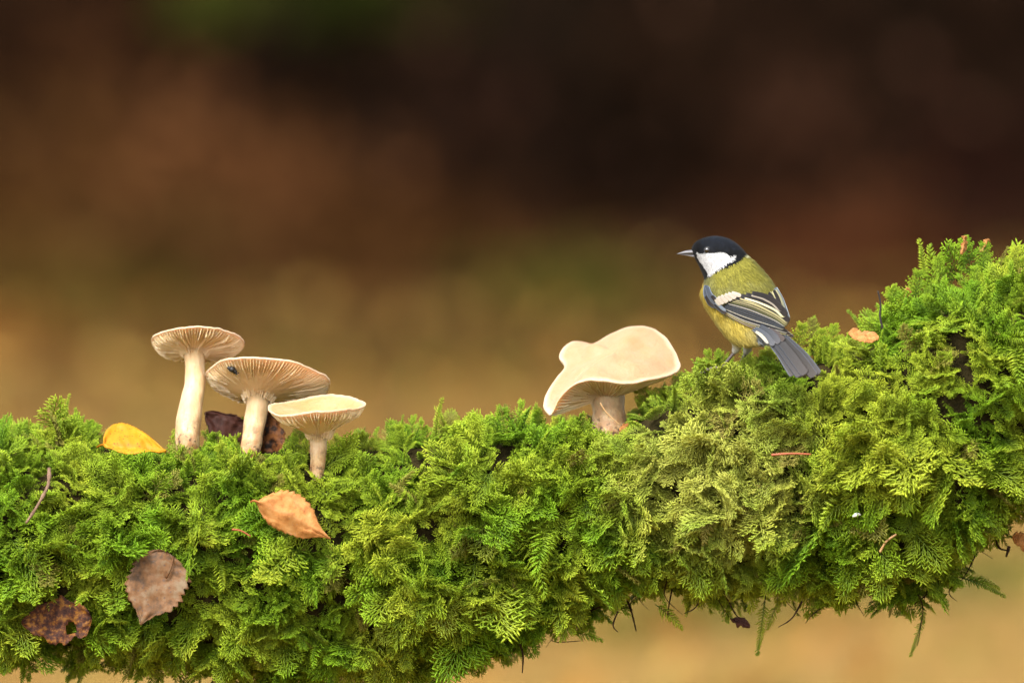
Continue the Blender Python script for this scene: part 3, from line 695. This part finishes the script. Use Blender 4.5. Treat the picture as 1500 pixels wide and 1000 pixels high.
# ------------------------------------------------------------------ fallen leaves
def leaf(label, base, tip, sideA, sideB, mat, wmax=.35, curl=.0, cup=.0, teeth=14, tooth=.10, hole=None, stalk=None, sharp=1.0, ragged=0.0, seed=1, tail=.0):
    """A birch leaf: blade between base and tip, half widths sideA / sideB (vectors), toothed edge, raised veins."""
    base, tip = Vector(base), Vector(tip); ax = tip - base; nrm = sideA.cross(ax).normalized()
    if nrm.y > 0 and abs(nrm.y) > .2: nrm = -nrm
    root = empty('fallen_leaf', base.lerp(tip, .5), label, 'leaf', None)
    NS_, NV = 84, 17; V = []; C = []; r = random.Random(seed); uvs = []
    for i in range(NS_):
        s = i / (NS_ - 1); w = (math.sin(math.pi * min(1, s ** (math.log(.5) / math.log(wmax)))) ** sharp) if 0 < s < 1 else 0
        w = max(w, .012) if s < .98 else w
        if tail: w *= (1 - tail * max(0, s - .7) / .3) if s > .7 else 1
        ph = (s * teeth) % 1; tw = 1 - tooth * (1 - ph)
        for j in range(NV):
            v = -1 + 2 * j / (NV - 1); e = abs(v) ** 3
            ww = w * (1 - e * (1 - tw)) * (1 + ragged * e * noise.noise(Vector((s * 6, seed * 3.1 + (1 if v > 0 else 7), 0))))
            p = base + ax * s + (sideA * v * ww if v > 0 else sideB * -v * ww)
            vein = max(0, 1 - abs(v) * 14) + .55 * max(0, 1 - abs((((s - abs(v) * .22) * 8) % 1) - .5) * 9) * (abs(v) < .85)
            p = p + nrm * (curl * ax.length * math.sin(math.pi * s) + cup * ax.length * v * v + .0005 * vein + .0030 * noise.noise(Vector((s * 3.4, v * 2, seed))) + .0009 * noise.noise(Vector((s * 11, v * 6, seed))))
            V.append(p); k = 1 - .16 * min(1, vein); C.append((k, k, k * .97)); uvs.append((s, v))
    F = []
    for i in range(NS_ - 1):
        for j in range(NV - 1):
            q = [i * NV + j, i * NV + j + 1, (i + 1) * NV + j + 1, (i + 1) * NV + j]
            if hole and any(math.hypot((uvs[a][0] - hole[0]) / hole[2], (uvs[a][1] - hole[1]) / hole[3]) < 1 for a in q): continue
            F.append(q)
    o = mesh_obj('blade', V, F, mat, root, colors=C); so_ = o.modifiers.new('thick', 'SOLIDIFY'); so_.thickness = .00045
    if stalk:
        pts = spline([tuple(p) for p in stalk], 9); v, f = tube(pts, [.0011 - .00006 * i for i in range(9)], 6)
        mesh_obj('stalk', v, f, mat, root, colors=[(.7, .6, .5)] * len(v))
    return root
def px_side(dx, dy, dep): return Vector((dx * PX, dep, -dy * PX))
LY = leaf_material('yellow_leaf', [(.3, (.43, .17, .006)), (.6, (.52, .24, .010)), (.8, (.55, .29, .022))], 60, ((.26, .05, .012), 330, .22), .5, .25)
LO = leaf_material('peach_leaf', [(.3, (.25, .085, .022)), (.5, (.42, .185, .055)), (.75, (.48, .26, .100))], 150, ((.22, .16, .13), 300, .12))
LG = leaf_material('grey_brown_leaf', [(.36, (.055, .034, .020)), (.5, (.155, .074, .030)), (.66, (.20, .145, .092))], 70, ((.09, .06, .05), 260, .22))
LD = leaf_material('dark_brown_leaf', [(.40, (.030, .011, .008)), (.50, (.095, .032, .014)), (.62, (.26, .11, .016))], 230, None)
LR = leaf_material('maroon_leaf', [(.3, (.025, .008, .006)), (.6, (.055, .018, .012)), (.8, (.08, .03, .02))], 100, None)
LS = leaf_material('spotted_leaf', [(.42, (.015, .007, .004)), (.5, (.11, .038, .011)), (.7, (.20, .075, .016))], 190, ((.012, .007, .005), 190, .3))
p = surf(197, 645, .034)
leaf('bright yellow birch leaf lying on the moss', W(152, 651, p.y - .004), W(243, 661, p.y - .004), px_side(-8, -31, .022), px_side(-2, 9, -.012), LY, .36, .02, .0, 22, .05, seed=2, sharp=.8,
     stalk=[W(153, 651, p.y - .004), W(147, 652, p.y), W(142, 655, p.y + .004)])
p = surf(430, 752, .034)
leaf('peach orange toothed leaf draped below the small funnel mushroom', W(377, 735, p.y), W(484, 788, p.y - .002), px_side(14, -34, .012), px_side(-8, 24, .004), LO, .40, .03, -.03, 13, .12, seed=4, tail=.72,
     stalk=[W(378, 735, p.y), W(372, 733, p.y), W(367, 735, p.y + .004)])
p = surf(235, 860, .034)
leaf('grey brown spotted leaf with jagged edge hanging on the moss', W(240, 806, p.y + .004), W(206, 915, p.y - .006), px_side(50, 18, -.003), px_side(-40, -8, .006), LG, .36, .03, .03, 11, .16, seed=5, sharp=.75, tail=.55, ragged=.15,
     stalk=[W(243, 846, p.y - .0035), W(250, 832, p.y - .004), W(254, 815, p.y)])
p = surf(85, 912, .036)
leaf('dark brown decayed leaf with a hole', W(134, 905, p.y), W(32, 912, p.y + .002), px_side(-2, -30, .006), px_side(4, 36, -.004), LD, .42, .03, .03, 9, .10, hole=(.30, -.42, .07, .20), ragged=.5, seed=9, sharp=.7)
yy = b2.y + .012
leaf('dark maroon leaf standing between the tall and broad mushrooms', W(300, 604, yy), W(376, 642, yy + .010), px_side(12, -9, .004), px_side(-10, 40, -.006), LR, .42, .05, .05, 12, .14, seed=11, sharp=.65, ragged=.35)
yy = b2.y + .014
leaf('rusty leaf with black blotches behind the broad mushroom stem', W(396, 602, yy + .004), W(386, 682, yy - .004), px_side(30, 2, -.004), px_side(-18, -4, .004), LS, .5, .05, .06, 12, .08, seed=12, sharp=.6, ragged=.3)
p = W(1263, 500, -.062)
leaf('small orange leaf lying behind the bird tail', W(1243, 488, p.y), W(1287, 494, p.y), px_side(4, -6, .02), px_side(2, 10, -.008), LO, .5, .02, .0, 8, .12, seed=14, sharp=.6)
leaf('torn rust leaf dangling under the thick end of the branch', W(1483, 786, -.03), W(1512, 800, -.03), px_side(4, -14, .004), px_side(-2, 14, 0), LO, .5, .03, .03, 6, .2, seed=15, sharp=.6, ragged=.6)
leaf('curled pale brown leaf scrap on the crest of the branch', W(1408, 372, -.0), W(1412, 346, 0), px_side(5, 0, .004), px_side(-5, 0, .002), LO, .5, .06, .08, 5, .2, seed=16, sharp=.6)
leaf('narrow tan leaf scrap poking up at the top of the branch', W(1436, 368, -.0), W(1447, 350, 0), px_side(4, 2, .004), px_side(-5, -4, .002), LO, .5, .06, .08, 5, .2, seed=17, sharp=.6)
leaf('tiny tan leaf scrap between the dark twig and the crest', W(1325, 440, .0), W(1330, 422, 0), px_side(5, 0, .002), px_side(-4, -2, .002), LO, .5, .05, .08, 4, .25, seed=18, sharp=.6)
p = surf(268, 945, .02)
leaf('pale tan leaf scrap tucked in the moss under the grey leaf', W(252, 942, p.y), W(282, 950, p.y), px_side(2, -8, .002), px_side(0, 7, .0), LO, .5, .02, .05, 5, .2, seed=19, sharp=.6)
p = surf(925, 622, .012)
leaf('orange leaf scrap at the foot of the stout mushroom', W(908, 632, p.y), W(934, 618, p.y), px_side(-4, -7, .003), px_side(3, 7, .0), LO, .5, .02, .05, 5, .25, seed=20, sharp=.6, ragged=.5)
p = surf(1083, 895)
leaf('dried red leaf bits hanging beneath the branch', W(1070, 906, -.03), W(1098, 918, -.032), px_side(3, -6, .003), px_side(-2, 7, 0), LR, .5, .03, .05, 4, .4, seed=21, sharp=.6, ragged=.7)

# ------------------------------------------------------------------ twigs and needles
TW = bark_material('twig_bark', (.10, .06, .04), (.26, .17, .12)); TD = plain('dark_twig', (.02, .014, .012), .7); TN = plain('red_needle', (.33, .085, .035), .45); TP = plain('tan_needle', (.42, .24, .10), .5)
def twig(name, label, cat, pts, r, mat, lift=.02, onlog=True, knots=0):
    P = [surf(a, b, lift) if onlog else W(a, b, -0.035) for a, b in pts]; ym = sum(p.y for p in P) / len(P)
    P = [W(a, b, (p.y + ym) / 2 if onlog else p.y) for (a, b), p in zip(pts, P)]
    P = spline([tuple(p) for p in P], 16); rad = [r * PX * (1 - .35 * i / 15) * (1.0 + (.5 if knots and i % 5 == 2 else 0)) for i in range(16)]
    v, f = tube(P, rad, 8, .15); return tag(mesh_obj(name, v, f, mat), label, cat)
twig('twig', 'knobbly greyish brown twig stuck in the moss near the yellow leaf', 'twig', [(72, 686), (71, 708), (62, 728), (50, 748), (38, 766)], 2.6, TW, .03, True, 1)
twig('twig', 'thin black twig rising upright from the moss beside the orange leaf', 'twig', [(1293, 482), (1289, 462), (1290, 445), (1286, 426)], 1.7, TD, 0, False)
twig('pine_needle', 'straight red needle lying across the moss', 'needle', [(1130, 666), (1158, 664), (1188, 665)], 1.8, TN, .035)
twig('pine_needle', 'curved tan needle with dark bands in the moss', 'needle', [(1289, 808), (1298, 793), (1313, 782)], 1.9, TP, .035)
twig('pine_needle', 'pale tan needle at the lower edge of the moss', 'needle', [(1299, 868), (1303, 856), (1309, 842)], 1.7, TP, .035)
twig('pine_needle', 'short brown needle between the grey leaf and the peach leaf', 'needle', [(340, 775), (353, 777), (367, 785)], 1.5, TN, .035)
twig('grass_stalk', 'bent straw stalk leaning on the stout mushroom stem', 'stalk', [(879, 590), (890, 606), (908, 622)], 1.1, TP, .052)
DROP = plain('white_speck', (.75, .75, .72), .4)
p = surf(1255, 754, .035); v, f = tube([p + Vector((-.0028, 0, -.001)), p + Vector((-.001, -.0006, 0)), p + Vector((.001, -.0004, .0006)), p + Vector((.0028, 0, .0002))], [.0006, .0014, .0012, .0004], 8, .2)
tag(mesh_obj('dropping', v, f, DROP), 'tiny white dropping on the moss', 'dropping')

# ------------------------------------------------------------------ the bird
YB = -0.045
def B(zx, zy, dy=0.0):                                     # bird study coordinates -> place
    return W(970 + zx * .26, 320 + zy * .26, YB + dy)
SEC = [  # left outline, right outline, depth ratio, centre depth
    (180, 212, 164, 182, .9, .006), (190, 230, 176, 152, .85, .006), (200, 248, 200, 127, .82, .006), (210, 268, 246, 108, .82, .006), (220, 292, 302, 100, .82, .005),
    (230, 314, 362, 110, .82, .004), (236, 334, 412, 136, .80, .003), (237, 350, 448, 168, .78, .002), (231, 368, 476, 200, .78, .001), (224, 392, 512, 236, .80, 0),
    (220, 420, 560, 286, .82, -.001), (226, 454, 604, 336, .82, -.002), (240, 492, 636, 386, .82, -.003), (262, 532, 656, 440, .82, -.005), (290, 576, 668, 496, .80, -.007),
    (325, 625, 670, 552, .78, -.010), (366, 674, 662, 602, .76, -.013), (412, 706, 652, 642, .72, -.016), (474, 720, 642, 668, .66, -.019), (545, 714, 636, 684, .6, -.021), (596, 702, 632, 694, .6, -.022)]
NB, NK = 260, 168
S = spline(SEC, NB); Zm = .26 * PX
BODY = np.zeros((NB, NK, 3)); ZXY = np.zeros((NB, NK, 2))
for i in range(NB):
    lx, ly, rx, ry, dr, dy = S[i]
    c = B((lx + rx) / 2, (ly + ry) / 2, dy); h = B(rx, ry, dy) - c; hd = h.length * dr
    for k in range(NK):
        t = 2 * math.pi * k / NK
        cs, sn = math.cos(t), math.sin(t)
        p = c + h * (math.copysign(abs(cs) ** .94, cs)) + Vector((0, hd * math.copysign(abs(sn) ** .94, sn), 0))
        BODY[i, k] = p; x, y = PIX(p); ZXY[i, k] = ((x - 970) / .26, (y - 320) / .26)
def H2Z(x, y): return ((985 + x / 12.5 - 970) / .26, (335 + y / 12.5 - 320) / .26)
CHEEK = [H2Z(*p) for p in [(425, 445), (480, 455), (560, 456), (700, 448), (790, 438), (900, 430), (980, 450), (1050, 505), (1090, 490), (1165, 480), (1140, 540), (1080, 600), (960, 660), (860, 725), (740, 805), (650, 855), (630, 800), (600, 740), (560, 680), (520, 620), (470, 570), (430, 505)]]
COLL = [H2Z(*p) for p in [(480, 960), (580, 905), (660, 872), (760, 818), (880, 750), (1000, 695), (1120, 652), (1200, 602), (1290, 532), (1320, 490), (1420, 430)]]
cx_, cy_ = zip(*COLL)
Kc = {k: lin(v) for k, v in dict(black=(7, 8, 10), blue=(17, 23, 33), white=(174, 174, 174), mantle=(110, 106, 40), mantle2=(102, 101, 60), grey=(66, 74, 84), yellow=(156, 137, 52), pale=(152, 140, 74), vent=(140, 132, 88), nape=(170, 168, 124), throat=(20, 22, 28)).items()}
def mixc(a, b, t): t = min(1, max(0, t)); return tuple(x + (y - x) * t for x, y in zip(a, b))
def plumage(zx, zy, near, p):
    j = noise.noise(Vector(p) * 900) * 5 + noise.noise(Vector(p) * 350) * 4
    x, y = zx + j, zy + j * .8
    if y < np.interp(x, cx_, cy_) and zy < 352 and zx < 486:
        if in_poly(x, y, CHEEK): return mixc(Kc['white'], lin((168, 168, 167)), .4 + noise.noise(Vector(p) * 500))
        return mixc(Kc['black'], Kc['blue'], max(0, (190 - zy) / 90) * (1 if zx > 210 else .3) + .4 * noise.noise(Vector(p) * 300))
    if zx > 462 and zy < 216 and near: return Kc['nape']
    # breast and flank yellow, mantle olive, rump blue-grey
    ml = np.interp(y, [330, 360, 400, 450, 520, 640], [236, 238, 246, 262, 330, 560])
    if near and x > ml and y < 560:
        c = mixc(Kc['mantle'], Kc['mantle2'], (y - 330) / 130 + .5 * noise.noise(Vector(p) * 200))
        return mixc(c, Kc['mantle2'], (300 - x) / 50 if x < 300 else 0)
    if not near and zx > 430 and y < 600: return mixc(Kc['mantle'], Kc['mantle2'], (y - 330) / 130)
    if near and zx > 525 + j and zy > 590: return mixc(Kc['grey'], lin((150, 158, 165)), .5 + noise.noise(Vector(p) * 300))
    c = mixc(Kc['yellow'], Kc['pale'], (zy - 500) / 220 + .6 * noise.noise(Vector(p) * 160))
    return mixc(c, Kc['vent'], (zx - 440) / 120 if zy > 600 else 0)
cols = np.zeros((NB, NK, 3))
for i in range(NB):
    for k in range(NK): cols[i, k] = plumage(*ZXY[i, k], math.sin(2 * math.pi * k / NK) < .25, BODY[i, k])
BIRD = empty('bird', W(1062, 545, YB + .0), 'small bird with black head, white cheek, olive back and striped wing perched on moss', 'bird')
bf = [[i * NK + k, i * NK + (k + 1) % NK, (i + 1) * NK + (k + 1) % NK, (i + 1) * NK + k] for i in range(NB - 1) for k in range(NK)]
bf.append(list(range(NK))[::-1]); bf.append([(NB - 1) * NK + k for k in range(NK)])
bV = BODY.reshape(-1, 3)
mesh_obj('body', bV, bf, PLUME, BIRD, colors=cols.reshape(-1, 3))
bb = BVHTree.FromPolygons(bV.tolist(), bf)
# short loose barbs that soften the body outline
PV = []; PF = []; PC = []
for _ in range(21000):
    i = random.randint(3, NB - 6); k = random.randint(0, NK - 1)
    p = Vector(BODY[i, k]); zx, zy = ZXY[i, k]
    if (zx - 255) ** 2 + (zy - 178) ** 2 < 26 ** 2: continue
    fl = Vector(BODY[min(i + 4, NB - 1), k] - BODY[i, k]).normalized(); sd = Vector(BODY[i, (k + 1) % NK] - BODY[i, k - 1]).normalized(); nn = fl.cross(sd)
    c = Vector(BODY[i].mean(0)); nn = nn if nn.dot(p - c) > 0 else -nn
    head = i < NB * .42; L = random.uniform(.0016, .003) if head else random.uniform(.003, .0075); w = .00022 if head else .00034
    fl = (fl + sd * random.gauss(0, .22) + nn * random.uniform(.02, .19)).normalized(); o = len(PV)
    PV += [p - sd * w - nn * .0002, p + sd * w - nn * .0002, p + fl * L * .6 + sd * w * .8 + nn * .0002, p + fl * L * .6 - sd * w * .8 + nn * .0002, p + fl * L + nn * .0001]
    PF += [[o, o + 1, o + 2, o + 3], [o + 3, o + 2, o + 4]]
    cc = np.array(cols[i, k]) * random.uniform(.62, 1.32); PC += [cc] * 5
pl = mesh_obj('plumage', PV, PF, PLUME, BIRD, colors=PC); tag(pl, kind='stuff')

# eye and bill
ex, ey = H2Z(640, 392); a = B(ex, ey, -.08); d = (B(ex, ey, .08) - a).normalized(); hit = bb.ray_cast(a, d)[0]
def ball(c, r, n=14, sq=(1, 1, 1)):
    V = []; F = []
    for i in range(n + 1):
        for k in range(n * 2):
            t = math.pi * i / n; u = math.pi * k / n
            V.append(c + Vector((r * math.sin(t) * math.cos(u) * sq[0], r * math.cos(t) * sq[1], r * math.sin(t) * math.sin(u) * sq[2])))
    for i in range(n):
        for k in range(n * 2): F.append([i * n * 2 + k, i * n * 2 + (k + 1) % (n * 2), (i + 1) * n * 2 + (k + 1) % (n * 2), (i + 1) * n * 2 + k])
    return V, F
for side in (0, 1):
    if side == 0: c = hit + Vector((0, .0012, 0))
    else:
        h2 = bb.ray_cast(B(ex, ey, .08), -d)[0]; c = h2 - Vector((0, .0010, 0))
    e = mesh_obj('eye', *ball(c, 5.0 * PX), EYE, BIRD)
    ring = [c + Vector((math.cos(t) * 4.8 * PX, -.0013 if side == 0 else .0013, math.sin(t) * 4.7 * PX)) for t in np.linspace(0, 2 * math.pi, 25)]
    v, f = tube(ring, [.38 * PX] * 25, 6, 0, False); mesh_obj('eye_ring', v, f, plain('eye_rim', (.05, .05, .05), .7), e)
def bill(name, top, bot, dep, n=14):
    V = []; F = []; T = spline([H2Z(*p) for p in top], n); Bo = spline([H2Z(*p) for p in bot], n); K = 14
    for i in range(n):
        c = B((T[i][0] + Bo[i][0]) / 2, (T[i][1] + Bo[i][1]) / 2, .006); h = B(T[i][0], T[i][1], .006) - c; w = dep * (1 - i / (n - 1)) ** .8 + .00015
        for k in range(K):
            t = 2 * math.pi * k / K; V.append(c + h * math.cos(t) + Vector((0, w * math.sin(t), 0)))
    for i in range(n - 1):
        for k in range(K): F.append([i * K + k, i * K + (k + 1) % K, (i + 1) * K + (k + 1) % K, (i + 1) * K + k])
    F += [list(range(K))[::-1], [(n - 1) * K + k for k in range(K)]]
    return mesh_obj(name, V, F, BILL, BIRD)
bill('upper_bill', [(420, 372), (345, 388), (250, 400), (160, 428), (78, 460)], [(430, 480), (360, 472), (270, 472), (170, 470), (80, 467)], .0030)
bill('lower_bill', [(430, 478), (360, 476), (270, 475), (190, 472), (130, 470)], [(440, 540), (370, 522), (290, 500), (200, 482), (132, 473)], .0024)

# wings and tail: every big feather its own vane
def WZ(x, y): return 1025 + x / 10.714, 415 + y / 10.714
def TZ(x, y): return 1040 + x / 8.8235, 480 + y / 8.8235
samp = []
for x in range(60, 1420, 40):
    for y in range(60, 820, 40):
        px, py = WZ(x, y); a = W(px, py, -.3); d = (W(px, py, .3) - a).normalized(); h = bb.ray_cast(a, d)
        if h[0] and abs(h[1].y) > .35: samp.append((px - 1090, py - 455, h[0].y))
samp = np.array(samp); A = np.stack([np.ones(len(samp)), samp[:, 0], samp[:, 1], samp[:, 0] ** 2, samp[:, 0] * samp[:, 1], samp[:, 1] ** 2], 1)
qc = np.linalg.lstsq(A, samp[:, 2], rcond=None)[0]
WOFF = float(np.percentile(A @ qc - samp[:, 2], 85))
def wing_y(px, py):
    x, y = px - 1090, py - 455; v = qc @ np.array([1, x, y, x * x, x * y, y * y])
    return v - WOFF
def feather(parent, pts, width, cen, edge_lo, edge_hi, layer, conv, depth=None, tipc=None, name='feather', ew=.22, tipround=.14, wbase=.75):
    """pts centre line in study pixels; the vane is cambered, with pale outer edges."""
    n = 26; L = spline([conv(*p) for p in pts], n); cs = [-1, -1 + ew, -1 + ew + .06, -.06, 0.0, .06, 1 - ew - .06, 1 - ew, 1]; V = []; F = []; C = []; nc = len(cs)
    ymap = [depth(x, y) if depth else wing_y(x, y) for x, y in L]
    ymap = np.convolve(np.pad(ymap, 3, mode='edge'), np.ones(7) / 7, 'valid')
    for i in range(n):
        s = i / (n - 1); t = L[min(i + 1, n - 1)] - L[max(i - 1, 0)]; t /= np.linalg.norm(t); nr = np.array([-t[1], t[0]])
        w = width / 2 * (wbase + (1 - wbase) * min(1, s * 2.5)) * (1 if s < 1 - tipround else math.sqrt(max(0.0, 1 - ((s - 1 + tipround) / tipround) ** 2)) * .97 + .03)
        for c in cs:
            q = L[i] + nr * c * w
            yy = (ymap[i] if depth else wing_y(q[0], q[1])) - layer + .00012 * c * c
            V.append(W(q[0], q[1], yy))
            col_ = edge_lo if c >= 1 - ew else edge_hi if c <= -1 + ew else cen
            if abs(c) < .03: col_ = mixc(cen, (0, 0, 0), .4)
            if tipc and s > .93: col_ = mixc(col_, tipc, .8)
            C.append(mixc(col_, lin((120, 105, 95)), .12 * s))
    for i in range(n - 1):
        for j in range(nc - 1): F.append([i * nc + j, i * nc + j + 1, (i + 1) * nc + j + 1, (i + 1) * nc + j])
    o = mesh_obj(name, V, F, FEATH, parent, colors=C); so_ = o.modifiers.new('thick', 'SOLIDIFY'); so_.thickness = .00008
    return o
DK = lin((18, 15, 16)); DB = lin((36, 30, 28)); PY = lin((168, 162, 120)); PW = lin((178, 177, 170)); BG = lin((50, 58, 69)); GG = lin((104, 108, 66)); WH = lin((150, 142, 130)); LBL = lin((76, 86, 98))
def sub_empty(name, p):
    o = bpy.data.objects.new(name, None); col.objects.link(o); o.parent = BIRD; o.location = Vector(p) - BIRD.location; o.empty_display_size = .01; return o
lw = sub_empty('wing', W(1060, 450, YB - .02))
k10 = 1 / 10.714
for i, (pts, wd, c, lo, hi) in enumerate([
    ([(380, 440), (700, 612), (1000, 712), (1200, 770), (1482, 832)], 60, DB, lin((150, 138, 122)), lin((120, 110, 104))),
    ([(380, 425), (700, 585), (1040, 690), (1240, 742), (1430, 800)], 58, DB, PY, lin((120, 110, 104))),
    ([(380, 410), (700, 560), (1040, 660), (1240, 715), (1385, 762)], 52, DK, PW, DB),
    ([(380, 392), (700, 535), (1040, 632), (1220, 685), (1345, 728)], 50, DK, BG, DB),
    ([(380, 376), (710, 506), (1030, 606), (1200, 662), (1325, 706)], 48, DK, PW, DB),
    ([(385, 360), (720, 478), (1030, 580), (1200, 642), (1325, 694)], 46, DK, LBL, DK),
    ([(395, 342), (735, 448), (1045, 556), (1210, 624), (1335, 684)], 46, DK, LBL, DK),
    ([(420, 322), (755, 418), (1065, 532), (1225, 606), (1345, 676)], 46, DK, LBL, DK),
    ([(450, 302), (780, 392), (1085, 512), (1240, 590), (1355, 668)], 46, DK, PW, DK),
    ([(485, 280), (810, 366), (1110, 494), (1255, 576), (1365, 658)], 48, DK, GG, DK),
    ([(520, 262), (840, 342), (1140, 476), (1275, 560), (1378, 648)], 50, DK, PY, DK),
    ([(560, 240), (870, 316), (1165, 456), (1295, 542), (1390, 632)], 60, DK, PY, DK),
    ([(640, 205), (900, 292), (1180, 430), (1310, 520), (1402, 604)], 92, DK, PY, DK),
    ([(720, 195), (960, 262), (1160, 346), (1270, 420), (1352, 515)], 104, DK, lin((234, 226, 178)), DK),
    ([(820, 160), (1000, 205), (1130, 268), (1220, 340), (1290, 430)], 84, DK, WH, DK)]):
    feather(lw, pts, wd * k10 * 1.35, c, lo, hi, .0012 + .0003 * i, WZ, ew=.40 if wd < 80 else .42)
for i, (pts, wd, c, lo, hi, t) in enumerate([
    ([(100, 30), (95, 150), (140, 250), (250, 350)], 90, BG, lin((98, 112, 128)), LBL, None), ([(120, 60), (150, 160), (200, 250), (275, 330)], 90, BG, LBL, lin((90, 100, 112)), None),
    ([(90, 200), (140, 300), (190, 345), (255, 378)], 62, DK, LBL, DK, None), ([(190, 190), (225, 230), (262, 275), (290, 320)], 70, DK, DK, LBL, None),
    ([(230, 330), (290, 385), (350, 430), (415, 470)], 66, DK, LBL, LBL, None), ([(250, 300), (310, 350), (360, 395), (410, 430)], 60, lin((92, 104, 116)), LBL, DK, None),
    ([(250, 250), (280, 290), (300, 315), (322, 345)], 70, WH, WH, WH, None), ([(280, 215), (320, 260), (345, 290), (372, 325)], 80, WH, lin((166, 154, 140)), WH, None),
    ([(330, 195), (375, 235), (405, 265), (432, 300)], 80, WH, lin((166, 154, 140)), WH, None), ([(390, 175), (440, 208), (470, 235), (500, 268)], 80, WH, lin((160, 150, 134)), WH, None),
    ([(440, 160), (495, 188), (530, 208), (566, 236)], 78, WH, lin((160, 150, 134)), WH, None), ([(500, 145), (555, 165), (600, 180), (648, 202)], 66, WH, lin((166, 154, 140)), WH, None)]):
    feather(lw, pts, wd * k10, c, lo, hi, .0034 + .0002 * i, WZ, tipc=t, ew=.25, name='covert', tipround=.3)
rw = sub_empty('wing', W(1140, 440, YB - .01))
for i, (pts, wd, c, lo, hi) in enumerate([
    ([(1190, 70), (1270, 220), (1340, 400), (1398, 585)], 70, LBL, lin((90, 98, 104)), lin((170, 182, 190))), ([(1195, 95), (1250, 190), (1295, 300), (1330, 430)], 70, lin((128, 130, 110)), PY, LBL),
    ([(1165, 110), (1205, 190), (1240, 270), (1270, 370)], 88, DK, PY, PY), ([(1090, 140), (1115, 175), (1135, 205), (1150, 245)], 70, DK, DK, PY)]):
    feather(rw, pts, wd * k10, c, lo, hi, .0010 + .0003 * i, WZ, ew=.3)
# mantle feathers overhanging the wing base
tl = sub_empty('tail', W(1120, 495, YB - .03))
def tail_y(x, y): s = (x - 1110) * .5 + (y - 490) * .8; return YB - .030 - .00042 * s
TG = lin((25, 28, 33)); TK = lin((12, 12, 13)); TB = lin((38, 44, 53))
for i, (pts, wd, c, lo, hi) in enumerate([
    ([(960, 110), (1190, 325), (1320, 480), (1408, 600)], 96, TG, TB, lin((50, 57, 66))), ([(700, 80), (900, 330), (1000, 490), (1078, 618)], 100, TG, lin((72, 79, 88)), TG),
    ([(920, 120), (1110, 320), (1250, 490), (1350, 634)], 130, TK, TK, TB), ([(760, 90), (950, 320), (1070, 490), (1165, 630)], 112, TG, TB, TK), ([(850, 110), (1010, 300), (1130, 460), (1235, 602)], 128, lin((26, 27, 30)), TB, TK)]):
    feather(tl, pts, wd / 8.8235, c, lo, hi, .0004 + .0005 * i, TZ, depth=tail_y, ew=.2, tipround=.10)
for i, (pts, wd, c) in enumerate([([(560, 0), (650, 60), (740, 130), (830, 230)], 96, lin((50, 57, 66))), ([(640, -10), (740, 50), (830, 120), (900, 200)], 110, lin((40, 46, 54))),
                                  ([(760, 20), (840, 70), (900, 120), (960, 160)], 90, lin((44, 37, 36))), ([(590, 50), (650, 90), (700, 140), (752, 205)], 44, lin((150, 146, 130)))]):
    feather(tl, pts, wd / 8.8235, c, mixc(c, Kc['white'], .2), c, .0032 + .0003 * i, TZ, depth=tail_y, name='covert', tipround=.4)
# legs: thigh tuft, tarsus, four toes with claws
def leg(hip, ankle, foot, side):
    e = sub_empty('leg', hip)
    v, f = tube(spline([tuple(hip), tuple(hip.lerp(ankle, .5) + Vector((.0008, 0, 0))), tuple(ankle)], 9), [.0058, .0054, .0046, .0040, .0036, .0031, .0027, .0022, .0016], 12, .12)
    cc = [mixc(Kc['pale'], lin((160, 156, 146)), (i // 12) / 5) for i in range(len(v))]; mesh_obj('thigh', v, f, PLUME, e, colors=cc)
    v, f = tube(spline([tuple(ankle), tuple(ankle.lerp(foot, .5)), tuple(foot)], 9), [.0013, .0012, .0011, .00105, .001, .001, .00105, .0012, .0013], 9, .08); mesh_obj('tarsus', v, f, LEGM, e)
    for a, L in ((195, .011), (170, .013), (145, .011), (10, .010)):
        dv = Vector((math.cos(R(a)), math.sin(R(a)) * .8 + .1, 0)).normalized(); k1 = foot + dv * L * .45 + Vector((0, 0, .0012)); k2 = foot + dv * L - Vector((0, 0, .0015)); k3 = k2 + dv * .0035 - Vector((0, 0, .003))
        v, f = tube(spline([tuple(foot), tuple(k1), tuple(k2), tuple(k3)], 12), [.0011, .0011, .0011, .0012, .0011, .001, .001, .0009, .0008, .0006, .0004, .0001], 7); mesh_obj('toe', v, f, LEGM, e)
leg(B(425, 690, -.006), W(1075, 517, YB - .004), W(1055, 541, YB - .004), 0)
leg(B(480, 690, .014), W(1092, 518, YB + .018), W(1078, 542, YB + .018), 1)
